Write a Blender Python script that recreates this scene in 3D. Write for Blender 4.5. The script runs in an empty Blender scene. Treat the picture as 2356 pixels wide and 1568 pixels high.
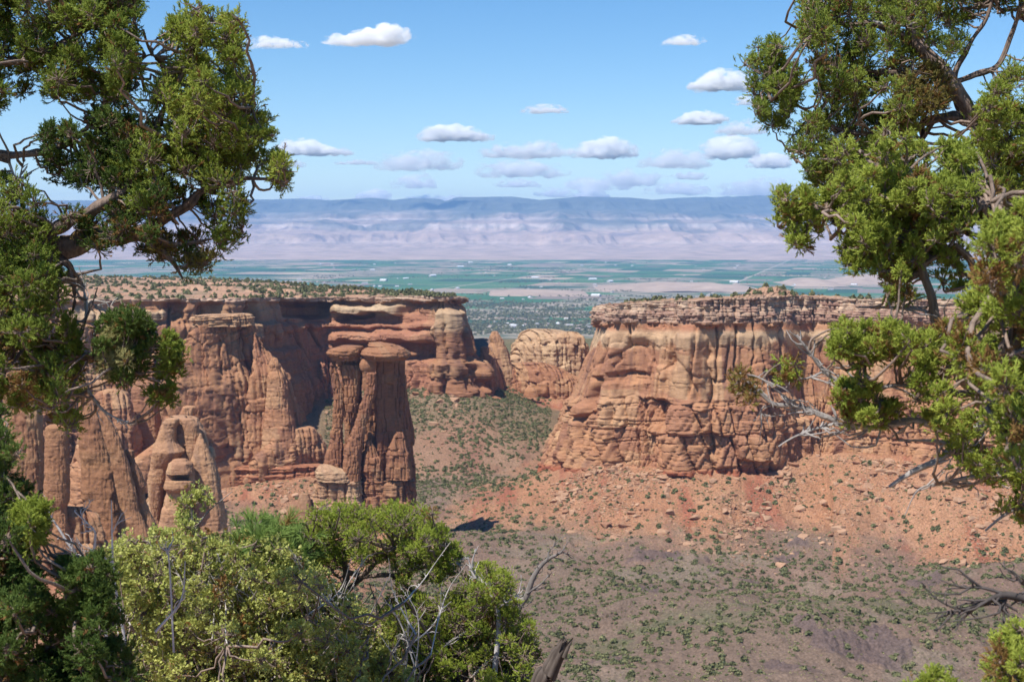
import bpy, math, random
import numpy as np
from mathutils import Vector

rng = np.random.default_rng(7)
random.seed(7)
sc = bpy.context.scene
COL = sc.collection

# ------------------------------------------------------------------ camera, sky, sun, exposure
F = 3235.2            # focal length in units of the 2355 x 1568 picture grid used below
CX, CY = 1177.5, 784.0
PITCH = math.radians(4.57)
cam_d = bpy.data.cameras.new("camera")
cam = bpy.data.objects.new("camera", cam_d); COL.objects.link(cam)
cam.location = (0, 0, 0)
cam.rotation_euler = (math.radians(90) - PITCH, 0, 0)
cam_d.sensor_width = 36.0
cam_d.lens = 18.0 / math.tan(math.radians(20.0))
cam_d.clip_start = 0.05
cam_d.clip_end = 400000.0
cam_d.dof.use_dof = True
cam_d.dof.focus_distance = 9.0
cam_d.dof.aperture_fstop = 9.0
sc.camera = cam

SUN = Vector((-0.37, -0.37, 0.85)).normalized()
world = bpy.data.worlds.new("World"); sc.world = world
world.use_nodes = True
wn, wl = world.node_tree.nodes, world.node_tree.links
wn.clear()
w_out = wn.new("ShaderNodeOutputWorld"); w_bg = wn.new("ShaderNodeBackground"); w_sky = wn.new("ShaderNodeTexSky")
w_sky.sky_type = 'NISHITA'; w_sky.sun_disc = False
w_sky.sun_elevation = math.asin(SUN.z)
w_sky.sun_rotation = math.atan2(SUN.x, SUN.y)
w_sky.altitude = 1700; w_sky.air_density = 1.0; w_sky.dust_density = 0.1; w_sky.ozone_density = 2.2
w_bg.inputs[1].default_value = 0.085
w_hsv = wn.new("ShaderNodeHueSaturation"); w_hsv.inputs["Saturation"].default_value = 1.3; w_hsv.inputs["Value"].default_value = 1.27
wl.new(w_sky.outputs[0], w_hsv.inputs["Color"]); wl.new(w_hsv.outputs[0], w_bg.inputs[0]); wl.new(w_bg.outputs[0], w_out.inputs[0])
sun_d = bpy.data.lights.new("sun", 'SUN'); sun_d.energy = 5.0; sun_d.angle = math.radians(0.5); sun_d.color = (1.0, 0.955, 0.89)
sun = bpy.data.objects.new("sun", sun_d); COL.objects.link(sun)
sun.rotation_euler = SUN.to_track_quat('Z', 'Y').to_euler()
sc.view_settings.view_transform = 'Standard'; sc.view_settings.look = 'None'
sc.view_settings.exposure = 0.42; sc.view_settings.gamma = 1.0
sc.cycles.max_bounces = 12; sc.cycles.diffuse_bounces = 3; sc.cycles.glossy_bounces = 1
sc.cycles.transmission_bounces = 3; sc.cycles.transparent_max_bounces = 8; sc.cycles.volume_bounces = 10
sc.cycles.use_adaptive_sampling = True; sc.cycles.adaptive_threshold = 0.02

SP, CP = math.sin(PITCH), math.cos(PITCH)
def at(px, py, Y):
    """World point (arrays welcome) seen at picture position px,py at distance Y north of the viewpoint."""
    dx = (np.asarray(px, float) - CX) / F; dy = (CY - np.asarray(py, float)) / F
    fy = CP + dy * SP; fz = -SP + dy * CP
    k = np.asarray(Y, float) / fy
    return np.stack(np.broadcast_arrays(dx * k, fy * k, fz * k), -1)
def proj(x, y, z):
    d = y * CP - z * SP; u = y * SP + z * CP
    return CX + F * x / d, CY - F * u / d
def zat(py, Y): return at(CX, py, Y)[..., 2]
def xat(px, Y, py=900): return at(px, py, Y)[..., 0]

# ------------------------------------------------------------------ noise
def _h(ix, iy, iz, seed):
    M = np.uint32
    n = ix.astype(np.int64).astype(M) * M(374761393) + iy.astype(np.int64).astype(M) * M(668265263) + iz.astype(np.int64).astype(M) * M(2147483647 ^ 0x5bd1e995) + M((seed * 1274126177 + 12345) & 0xffffffff)
    n = (n ^ (n >> M(13))) * M(1274126177); n = (n ^ (n >> M(16))) * M(2246822519); n = n ^ (n >> M(15))
    return n.astype(np.float64) / 4294967295.0
def vn(x, y=0.0, z=0.0, seed=0):
    x, y, z = np.broadcast_arrays(np.asarray(x, float), np.asarray(y, float), np.asarray(z, float))
    ix, iy, iz = np.floor(x), np.floor(y), np.floor(z)
    fx, fy, fz = x - ix, y - iy, z - iz
    u, v, w = [f * f * f * (f * (f * 6 - 15) + 10) for f in (fx, fy, fz)]
    r = 0
    for dz in (0, 1):
        for dy in (0, 1):
            for dx in (0, 1):
                wt = (u if dx else 1 - u) * (v if dy else 1 - v) * (w if dz else 1 - w)
                r = r + wt * _h(ix + dx, iy + dy, iz + dz, seed)
    return r * 2 - 1
def fbm(x, y=0.0, z=0.0, o=4, seed=0, gain=0.5):
    r, a, f, t = 0, 1.0, 1.0, 0
    for i in range(o):
        r = r + a * vn(np.asarray(x) * f, np.asarray(y) * f, np.asarray(z) * f, seed + i * 17); t += a; a *= gain; f *= 2.03
    return r / t
def ridged(x, y=0.0, z=0.0, o=4, seed=0):
    r, a, f, t = 0, 1.0, 1.0, 0
    for i in range(o):
        r = r + a * (1 - np.abs(vn(np.asarray(x) * f, np.asarray(y) * f, np.asarray(z) * f, seed + i * 31)) * 2); t += a; a *= 0.5; f *= 2.1
    return r / t
def ss(a, b, x):
    t = np.clip((x - a) / (b - a), 0, 1); return t * t * (3 - 2 * t)
def rnd1(i, seed=0): return _h(np.asarray(i, float), np.zeros_like(np.asarray(i, float)), np.zeros_like(np.asarray(i, float)), seed)
def cells(s, w, seed, jit=0.38):
    """1-D cells of uneven width: (index, distance to the nearest edge in units of s)."""
    q = np.asarray(s) / w; i = np.floor(q); out = None
    b0 = i + jit * (rnd1(i, seed) - .5) * 2; b1 = i + 1 + jit * (rnd1(i + 1, seed) - .5) * 2
    j = np.where(q < b0, i - 1, np.where(q > b1, i + 1, i))
    b0 = j + jit * (rnd1(j, seed) - .5) * 2; b1 = j + 1 + jit * (rnd1(j + 1, seed) - .5) * 2
    return j, np.minimum(q - b0, b1 - q) * w
def mix(a, b, t): t = np.asarray(t)[..., None]; return np.asarray(a) * (1 - t) + np.asarray(b) * t

# ------------------------------------------------------------------ object helpers
def tag(o, label=None, cat=None, group=None, kind=None):
    if label: o["label"] = label
    if cat: o["category"] = cat
    if group: o["group"] = group
    if kind: o["kind"] = kind
    return o
def empty(name, loc=(0, 0, 0)):
    o = bpy.data.objects.new(name, None); o.location = loc; COL.objects.link(o); return o
def raw_mesh(name, v, loops, totals, attrs=None, smooth=True):
    me = bpy.data.meshes.new(name)
    v = np.ascontiguousarray(v, dtype=np.float32)
    me.vertices.add(len(v)); me.vertices.foreach_set("co", v.ravel())
    loops = np.ascontiguousarray(loops, dtype=np.int32).ravel(); totals = np.asarray(totals, dtype=np.int32)
    me.loops.add(len(loops)); me.loops.foreach_set("vertex_index", loops)
    me.polygons.add(len(totals))
    st = np.zeros(len(totals), np.int32); st[1:] = np.cumsum(totals)[:-1]
    me.polygons.foreach_set("loop_start", st); me.polygons.foreach_set("loop_total", totals)
    me.polygons.foreach_set("use_smooth", np.full(len(totals), bool(smooth)))
    for k, a in (attrs or {}).items():
        a = np.asarray(a, np.float32)
        if a.ndim == 2:
            at_ = me.attributes.new(k, 'FLOAT_COLOR', 'POINT')
            c = np.ones((len(v), 4), np.float32); c[:, :3] = a; at_.data.foreach_set("color", c.ravel())
        else:
            at_ = me.attributes.new(k, 'FLOAT', 'POINT'); at_.data.foreach_set("value", a)
    me.update(calc_edges=True); me.validate()
    return me
def quads_obj(name, v, q, mat, parent=None, attrs=None, smooth=True):
    q = np.asarray(q); me = raw_mesh(name, v, q, np.full(len(q), q.shape[1]), attrs, smooth)
    me.materials.append(mat)
    o = bpy.data.objects.new(name, me); COL.objects.link(o)
    if parent is not None:
        o.parent = parent; o.matrix_parent_inverse.identity()
        if tuple(parent.location) != (0, 0, 0):
            vv = np.asarray(v, np.float32) - np.array(parent.location, np.float32)
            me.vertices.foreach_set("co", vv.ravel()); me.update()
    return o
def grid_faces(nr, nc, wrap=False):
    r = np.arange(nr - 1)[:, None]; c = np.arange(nc if wrap else nc - 1)[None, :]
    c1 = (c + 1) % nc
    return np.stack([r * nc + c, r * nc + c1, (r + 1) * nc + c1, (r + 1) * nc + c], -1).reshape(-1, 4)

# ------------------------------------------------------------------ materials
def new_mat(name):
    m = bpy.data.materials.new(name); m.use_nodes = True; nt = m.node_tree; nt.nodes.clear()
    out = nt.nodes.new("ShaderNodeOutputMaterial"); b = nt.nodes.new("ShaderNodeBsdfPrincipled")
    b.inputs["Roughness"].default_value = 0.9; b.inputs["Specular IOR Level"].default_value = 0.15
    nt.links.new(b.outputs[0], out.inputs[0])
    return m, nt, b, out
def N(nt, typ, **kw):
    n = nt.nodes.new(typ)
    for k, v in kw.items():
        if k.startswith("i_"):
            key = k[2:]; key = int(key) if key.isdigit() else key
            n.inputs[key].default_value = v
        else: setattr(n, k, v)
    return n
def attr_mat(name, layers, bump=None, rough=0.92):
    """Base colour from the mesh's own colour attribute, mottled by noise layers (scale xyz, low, high), bumped."""
    m, nt, b, out = new_mat(name); L = nt.links
    a = N(nt, "ShaderNodeAttribute", attribute_name="col")
    geo = N(nt, "ShaderNodeNewGeometry")
    cur = a.outputs["Color"]
    for sx, sy, sz, lo, hi, det in layers:
        mp = N(nt, "ShaderNodeMapping"); mp.inputs["Scale"].default_value = (sx, sy, sz)
        L.new(geo.outputs["Position"], mp.inputs["Vector"])
        nz = N(nt, "ShaderNodeTexNoise"); nz.inputs["Scale"].default_value = 1.0; nz.inputs["Detail"].default_value = det; nz.inputs["Roughness"].default_value = 0.6
        L.new(mp.outputs[0], nz.inputs["Vector"])
        mr = N(nt, "ShaderNodeMapRange"); mr.inputs[1].default_value = 0.3; mr.inputs[2].default_value = 0.7; mr.inputs[3].default_value = lo; mr.inputs[4].default_value = hi
        L.new(nz.outputs["Fac"], mr.inputs[0])
        vm = N(nt, "ShaderNodeVectorMath", operation='SCALE'); L.new(cur, vm.inputs[0]); L.new(mr.outputs[0], vm.inputs["Scale"])
        cur = vm.outputs[0]
    L.new(cur, b.inputs["Base Color"])
    if bump:
        prev = None
        for sx, sy, sz, dist, st in bump:
            mp = N(nt, "ShaderNodeMapping"); mp.inputs["Scale"].default_value = (sx, sy, sz)
            L.new(geo.outputs["Position"], mp.inputs["Vector"])
            nz = N(nt, "ShaderNodeTexNoise"); nz.inputs["Scale"].default_value = 1.0; nz.inputs["Detail"].default_value = 5; nz.inputs["Roughness"].default_value = 0.65
            L.new(mp.outputs[0], nz.inputs["Vector"])
            bp = N(nt, "ShaderNodeBump"); bp.inputs["Distance"].default_value = dist; bp.inputs["Strength"].default_value = st
            L.new(nz.outputs["Fac"], bp.inputs["Height"])
            if prev is not None: L.new(prev, bp.inputs["Normal"])
            prev = bp.outputs[0]
        L.new(prev, b.inputs["Normal"])
    b.inputs["Roughness"].default_value = rough
    return m
ROCK = attr_mat("sandstone", [(.25, .25, .9, .84, 1.14, 6), (1.1, 1.1, 2.2, .86, 1.14, 4)], [(.3, .3, .45, 1.0, .4), (1.3, 1.3, 2.0, .4, .5)])
SOIL = attr_mat("desert_soil", [(.12, .12, .12, .86, 1.12, 6), (1.0, 1.0, 1.0, .55, 1.28, 4)], [(.12, .12, .12, 2.0, .5), (.9, .9, .9, .8, .7)])
BOULDER = attr_mat("boulder_rock", [(.5, .5, .9, .8, 1.15, 5)], [(.8, .8, 1.2, .5, .5)])

def rock_colors(x, y, z, S, seed=0, bleach=None, redbase=None, tone=1.0):
    """Albedo of the sandstone: orange / pink-brown beds, dark desert varnish streaks, bleached beds."""
    b = 0.5 + 0.5 * fbm(S / 60, y / 60, z / 9, 4, 11 + seed)
    bed = 0.5 + 0.5 * vn(z / 3.1 + .5 * fbm(S / 25, z / 25, 0, 2, 5 + seed), 0, 0, 21 + seed)
    c = mix((0.40, 0.195, 0.115), (0.47, 0.265, 0.155), np.clip(b * 1.1 - .05, 0, 1))
    c = mix(c, (0.36, 0.175, 0.125), .38 * bed)
    st = ss(.05, .5, fbm(S / 3.2, z / 70, y / 40, 3, 31 + seed)) * ss(-.25, .35, fbm(S / 28, z / 22, 0, 3, 41 + seed))
    c = mix(c, (0.17, 0.09, 0.08), .7 * st)
    lt = ss(.25, .7, fbm(S / 14, z / 10, y / 14, 3, 61 + seed))
    c = mix(c, (0.55, 0.34, 0.21), .5 * lt)
    S9 = S + 5 * fbm(S / 30, z / 40, 0, 2, 71 + seed); r_, _d = cells(z + 4 * fbm(S / 25, 0, 0, 2, 72 + seed), 19, 73 + seed); c_, _d = cells(S9 + r_ * 4.1, 11, 74 + seed)
    pv_ = _h(c_, r_, c_ * 0, 75 + seed)
    c = mix(c, (0.31, 0.145, 0.10), .55 * ss(.62, .95, pv_)); c = mix(c, (0.53, 0.35, 0.225), .5 * (1 - ss(.05, .35, pv_)))
    if bleach is not None: c = mix(c, (0.60, 0.46, 0.33), np.clip(bleach, 0, 1))
    if redbase is not None: c = mix(c, (0.33, 0.115, 0.07), np.clip(redbase, 0, 1))
    return c * tone * np.array([1.0, .97, .85]) * .87

def interp(x, pts): p = np.asarray(pts, float); return np.interp(x, p[:, 0], p[:, 1])
def catmull(pts, n):
    p = np.asarray(pts, float); k = len(p); pp = np.vstack([2 * p[0] - p[1], p, 2 * p[-1] - p[-2]])
    t = np.linspace(0, k - 1, n * 4); i = np.clip(t.astype(int), 0, k - 2); f = (t - i)[:, None]
    p0, p1, p2, p3 = pp[i], pp[i + 1], pp[i + 2], pp[i + 3]
    c = .5 * (2 * p1 + (p2 - p0) * f + (2 * p0 - 5 * p1 + 4 * p2 - p3) * f ** 2 + (3 * p1 - p0 - 3 * p2 + p3) * f ** 3)
    d = np.r_[0, np.cumsum(np.linalg.norm(np.diff(c[:, :2], axis=0), axis=1))]
    s = np.linspace(0, d[-1], n)
    return np.stack([np.interp(s, d, c[:, j]) for j in range(c.shape[1])], -1), s

def crack(PX, PY, pts, w, depth, soft=12):
    p = np.asarray(pts, float); xc = np.interp(PY, p[:, 1], p[:, 0]) + 3 * vn(PY / 22, len(pts), p[0, 0])
    win = ss(p[0, 1] - soft, p[0, 1] + soft, PY) * (1 - ss(p[-1, 1] - soft, p[-1, 1] + soft, PY))
    return -depth * np.exp(-((PX - xc) / w) ** 2) * win
def block(PX, PY, x0, x1, y0, y1, d, sx=6, sy=5):
    wob = 5 * vn(PX / 20, PY / 20, x0); wob2 = 5 * vn(PX / 22, PY / 18, y0 + 3)
    return d * ss(x0 - sx, x0 + sx, PX + wob) * (1 - ss(x1 - sx, x1 + sx, PX + wob)) * ss(y0 - sy, y0 + sy, PY + wob2) * (1 - ss(y1 - sy, y1 + sy, PY + wob2))
def fractured(S, Z, X, Y, w, h, amp, seed):
    """Jointed rock: blocks in uneven rows with their own setback, grooves along the joints."""
    S2 = S + .55 * w * fbm(S / 50, Z / 70, 0, 3, seed + 1) + .08 * w * vn(S / 4, Z / 5, 0, seed + 7)
    Z2 = Z + .45 * h * fbm(S / 30, Z / 60, 0, 3, seed + 2)
    r, dz = cells(Z2, h, seed + 3)
    S3 = S2 + r * 3.7 * w * .35; c, dc = cells(S3, w, seed + 4)
    q1, q2 = S3 / w, Z2 / h
    v = _h(c, r, c * 0, seed + 5) - .5 + 1.1 * (_h(c, r, c * 0, seed + 11) - .5) * (q1 - c - .5) + .9 * (_h(c, r, c * 0, seed + 12) - .5) * (q2 - r - .5)
    v2 = _h(c, c * 0, c * 0, seed + 6) - .5
    g = -np.exp(-(dc / (.04 * w + .22)) ** 2) * 1.0 - np.exp(-(dz / (.03 * h + .15)) ** 2) * .26
    return amp * (v * .9 + v2 * .9 + g)

def fine(S, Z, k, seed):
    """Small-scale broken surface of sandstone; K is its size in metres."""
    return k * (.42 * (ridged(S / (3.2 * k), Z / (6 * k), 0, 3, seed) - .3) + .22 * fbm(S / (1.1 * k), Z / (1.1 * k), 0, 3, seed + 3)) + fractured(S, Z, S, S, 2.7 * k, 4.6 * k, 1.0 * k, seed + 5) + fractured(S + .3 * Z, Z, S, S, 6.0 * k, 9 * k, 1.2 * k, seed + 9)
# ------------------------------------------------------------------ mesas: plan curves (picture x, distance) seen from above
def plan(pts, n):
    q = []
    for p in pts:
        w = at(p[0], 800, p[1]); q.append([w[0], p[1]] + list(p[2:]))
    return catmull(q, n)
R_PLAN = [(1395, 1300, 1000, 702), (1385, 1120, 1030, 702), (1378, 980, 1045, 705), (1376, 905, 1055, 706), (1400, 868, 1055, 700), (1450, 860, 1055, 698), (1520, 858, 1057, 694), (1600, 846, 1065, 690), (1700, 852, 1080, 686),
          (1750, 856, 1078, 684), (1805, 872, 1050, 682), (1860, 890, 1020, 682), (1930, 888, 1034, 686), (2040, 868, 1040, 690), (2180, 850, 1042, 694), (2380, 838, 1045, 696), (2600, 838, 1048, 698), (3000, 850, 1046, 698), (3500, 850, 1046, 698)]
L_PLAN = [(-1000, 740, 1050, 690), (-330, 900, 1050, 690), (-60, 960, 1050, 690), (150, 992, 1050, 688), (300, 1015, 1050, 688), (440, 1028, 1020, 686), (540, 1052, 1000, 686), (610, 1100, 960, 684), (670, 1145, 915, 684), (760, 1172, 905, 682), (860, 1158, 892, 681),
          (950, 1135, 886, 680), (1010, 1112, 886, 681), (1040, 1118, 885, 682), (1052, 1150, 882, 684), (1058, 1220, 878, 686), (1062, 1400, 870, 688)]
B_PLAN = [(120, 905, 1150, 0), (300, 890, 1150, 0), (470, 868, 1130, 0), (640, 870, 1108, 0), (742, 900, 1075, 0)]
R_PLAN = [(a, y - min(max(0, a - 1420), 1300) * .062, b, c) for a, y, b, c in R_PLAN]
Rp, Rs = plan(R_PLAN, 1430); Lp, Ls = plan(L_PLAN, 1500); Bp, Bs = plan(B_PLAN, 120)

def normals(p):
    t = np.gradient(p[:, :2], axis=0); t /= np.linalg.norm(t, axis=1)[:, None] + 1e-9
    n = np.stack([t[:, 1], -t[:, 0]], -1)
    k = np.ones(41) / 41
    for j in range(2): n[:, j] = np.convolve(np.pad(n[:, j], 20, 'edge'), k, 'valid')
    return n / np.linalg.norm(n, axis=1)[:, None]

def build_mesa(name, P, S, rows, disp, colfn, back, mat, topz, nplat=70):
    n = len(P); Nn = normals(P)
    zb = np.array([zat(py, y) for py, y in zip(P[:, 2], P[:, 1])]) - 14.0
    zt = np.array([zat(py, y) for py, y in zip(P[:, 3], P[:, 1])])
    t = np.linspace(0, 1, rows)[:, None]
    Z = zb[None] * (1 - t) + zt[None] * t
    X0 = np.broadcast_to(P[:, 0][None], Z.shape); Y0 = np.broadcast_to(P[:, 1][None], Z.shape); SS = np.broadcast_to(S[None], Z.shape)
    PX, PY = proj(X0, Y0, Z)
    D = disp(SS, Z, X0, Y0, PX, PY, t)
    X = X0 + Nn[None, :, 0] * D; Y = Y0 + Nn[None, :, 1] * D
    Zr = Z + .35 * fbm(SS / 4, Z / 3, 7, 3, 3)
    C = colfn(X, Y, Zr, SS, PX, PY)
    # plateau rows, from the rim back
    b = np.asarray(back, float); bx = np.interp(np.linspace(0, 1, n), np.linspace(0, 1, len(b)), b[:, 0]); by = np.interp(np.linspace(0, 1, n), np.linspace(0, 1, len(b)), b[:, 1]); bz = np.interp(np.linspace(0, 1, n), np.linspace(0, 1, len(b)), b[:, 2])
    q = (np.linspace(0, 1, nplat)[1:] ** 1.5)[:, None]
    XP = X[-1][None] * (1 - q) + bx[None] * q; YP = Y[-1][None] * (1 - q) + by[None] * q
    ZP = Zr[-1][None] * (1 - q) + bz[None] * q
    ZP = ZP + topz(XP, YP, q) 
    cp = mix((0.30, 0.16, 0.10), (0.44, 0.28, 0.18), .5 + .6 * fbm(XP / 18, YP / 9, 0, 4, 77))
    cp = mix(cp, (0.24, 0.17, 0.11), ss(.05, .4, fbm(XP / 30, YP / 30, 0, 4, 78)))
    # drop behind
    XB, YB, ZB = XP[-1:] , YP[-1:] + 25, ZP[-1:] - 70
    v = np.stack([np.vstack([X, XP, XB]), np.vstack([Y, YP, YB]), np.vstack([Zr, ZP, ZB])], -1)
    c = np.concatenate([C, cp, cp[-1:]], 0)
    nr = v.shape[0]
    o = quads_obj(name, v.reshape(-1, 3), grid_faces(nr, n), mat, attrs={"col": c.reshape(-1, 3)})
    return o, v, rows

def layered(S, Z, seed, h=1.3, amp=1.0):
    Zw = Z + .5 * vn(S / 35, 0, 0, seed) + .25 * vn(S / 8, 0, 0, seed + 1)
    i, d = cells(Zw, h, seed + 2)
    r = _h(i, i * 0, i * 0, seed + 3) - .5
    along = vn(S / 7 + i * 9.1, i * 3.3, 0, seed + 4) + .6 * vn(S / 2.3 + i * 5.7, i, 0, seed + 5)
    return amp * (1.5 * r + .9 * along - .9 * np.exp(-(d / (.13 * h)) ** 2))

# ---- right mesa
def disp_right(S, Z, X, Y, PX, PY, t):
    px = PX
    left = 1 - ss(1360, 1470, px)
    u = np.clip((PY - 758) / 292, 0, 1.25)                        # 0 under the cap, 1 at the talus
    d = (13 + 15 * left) * u ** 1.15
    d = d + 6 * fbm(S / 70, Z / 160, 0, 2, 301) 
    # broad buttresses with their feet spreading, hollows between
    for x0, w, a in ((1405, 34, 5), (1592, 34, 9.0), (1520, 30, 1.5), (1672, 26, 1.2), (1740, 40, 2.2), (1890, 40, 2.5), (2010, 50, 2), (2150, 40, 3), (2300, 60, 3)):
        ww = w * (.55 + .75 * u)
        d = d + a * np.exp(-np.abs((px - x0 + 10 * u * 0) / ww) ** 3.6) * ss(735, 775, PY) * (1 - .35 * u)
    for x0, w, y0, y1, a in ((1470, 40, 770, 868, 4.0), (1640, 26, 765, 830, 2.5), (1560, 16, 800, 850, 4), (1785, 16, 850, 905, 9), (1840, 34, 770, 960, 5), (1955, 30, 760, 900, 4)):
        d = d - a * np.exp(-((px - x0) / w) ** 2) * ss(y0, y0 + 28, PY) * (1 - ss(y1 - 14, y1, PY))
    low = ss(905, 935, PY + 8 * vn(S / 12, 0, 0, 8))
    mid = ss(770, 800, PY) * (1 - low)
    d = d + mid * (.5 * fbm(S / 18, Z / 26, 0, 3, 303) + fractured(S, Z, X, Y, 17, 40, 2.8, 305) + fractured(S, Z, X, Y, 6, 15, .8, 306))
    d = d + low * (2.0 + fractured(S + .25 * Z, Z, X, Y, 9.5, 24, 5.4, 311) + fractured(S - .3 * Z, Z, X, Y, 4.6, 10, 1.8, 317) + 1.0 * (ridged(S / 9 + Z / 60, Z / 45, 0, 3, 319)))
    d = d + .22 * fbm(S / 3.3, Z / 3.2, 0, 4, 323) + (.2 + .5 * low) * ss(.25, .8, vn(Z / 2.8 + .4 * vn(S / 30), 0, 0, 325))
    d = d + fine(S, Z, 1.0, 351) * (.22 + .3 * low) * ss(740, 775, PY)
    # hand-placed joints and blocks
    for c in ([(1443, 725), (1448, 800)], [(1403, 800), (1400, 868), (1396, 960)], [(1603, 752), (1602, 860), (1598, 905)], [(1646, 735), (1648, 800), (1645, 880)], [(1696, 700), (1690, 800), (1688, 850)],
              [(1732, 740), (1728, 850)], [(1798, 715), (1786, 800), (1775, 905)], [(1866, 800), (1866, 960)], [(1640, 880), (1632, 960), (1640, 1040)], [(1505, 800), (1515, 870)], [(1935, 740), (1930, 900)]):
        d = d + crack(PX, PY, c, 2.0, 4.5)
    d = d + block(PX, PY, 1408, 1500, 856, 876, -4.5) + block(PX, PY, 1396, 1409, 866, 962, -8, 3) + block(PX, PY, 1498, 1548, 838, 913, 3.0)
    d = d + block(PX, PY, 1512, 1570, 916, 978, -6.5, 12, 8) + block(PX, PY, 1690, 1748, 1050, 1100, -7, 5, 6) + block(PX, PY, 1762, 1796, 860, 897, -8)
    d = d + block(PX, PY, 1640, 1760, 880, 1060, 2.0, 10) + block(PX, PY, 1270, 1345, 800, 1060, 3.0, 14)
    for yb in (925, 962, 1008): d = d - 1.1 * np.exp(-((PY - yb - 5 * vn(S / 22, yb)) / 1.5) ** 2) * ss(-.3, .2, vn(S / 18, yb, 2))
    # thin-bedded cap: ledges over a recessed soft bed
    rag = 9 * vn(S / 9, 0, 0, 331) + 8 * vn(S / 3.5, 0, 0, 332)
    cap = 1 - ss(738, 746, PY + rag)
    rec = (1 - cap) * (1 - ss(752, 772, PY + 1.3 * rag))
    jut = 1.5 + 1.8 * fbm(S / 14, 0, 0, 3, 333) + 3.6 * np.exp(-((px - 1594) / 46) ** 4) + 2.0 * np.exp(-((px - 1395) / 34) ** 4)
    d = d * (1 - cap) + cap * (jut + .38 * layered(S, Z, 341, 1.9, 1.6) + fractured(S, Z, X, Y, 7, 60, 2.2, 343) + fractured(S, Z, X, Y, 3.4, 2.6, 1.9, 344) - 2.8 * (1 - ss(700, 728, PY + rag)))
    d = d - rec * (1.5 + 1.2 * fbm(S / 6, 0, 0, 2, 345))
    return d
def col_right(X, Y, Z, S, PX, PY):
    bl = ss(752, 764, PY) * (1 - ss(788, 800, PY + 26 * fbm(S / 16, Z / 30, 0, 4, 51) + 16 * (_h(cells(S, 9, 53)[0], S * 0, S * 0, 54) - .5))) * (.7 + .3 * ss(-.5, .1, fbm(S / 30, 3, 0, 2, 52)))
    rb = .3 * ss(742, 750, PY) * (1 - ss(756, 768, PY)) + ss(1062, 1074, PY)
    c = rock_colors(X, Y, Z, S, 0, .62 * bl, rb)
    capm = 1 - ss(738, 748, PY)
    i, _d = cells(Z + .5 * vn(S / 30), 1.6, 88)
    capc = mix((0.27, 0.155, 0.115), (0.50, 0.36, 0.25), _h(i, np.floor(S / 9 + _h(i, i * 0, i * 0, 3) * 9), i * 0, 4) * (.55 + .45 * (1 - ss(705, 725, PY))))
    return c * (1 - capm[..., None]) + capc * capm[..., None]
def top_right(X, Y, q):
    px, py = proj(X, Y, -50 + 0 * X)
    m = 5.0 * np.exp(-(((px - 1772) / 58) ** 4)) * ss(.02, .16, q) * (1 - ss(.5, .9, q))
    m = m + 1.6 * np.exp(-(((px - 1620) / 150) ** 4)) * ss(.02, .2, q)
    m = m * (.85 + .5 * fbm(X / 9, Y / 9, 0, 4, 70)) + .9 * fractured(X, Y * 1.5, X, Y, 4, 4, 1.0, 75) * ss(.02, .1, q)
    return m + (1.2 * fbm(X / 22, Y / 22, 0, 4, 71)) * ss(0, .12, q) + .7 * layered(X, Y / 3, 73, 3, .5) * ss(0, .05, q)
rb = [at(a, b, y) for a, b, y in ((1420, 705, 1330), (1430, 702, 1200), (1440, 700, 1120), (1500, 697, 1090), (1600, 692, 1080), (1800, 690, 1080), (2000, 690, 1080), (2300, 690, 1100), (2600, 690, 1100), (3000, 690, 1100), (3500, 690, 1080))]
m_right, RV, RROWS = build_mesa("mesa", Rp, Rs, 430, disp_right, col_right, rb, ROCK, top_right)
tag(m_right, "flat topped sandstone mesa with pale band under its cap, rising over the orange talus", None, None, "structure")

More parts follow.
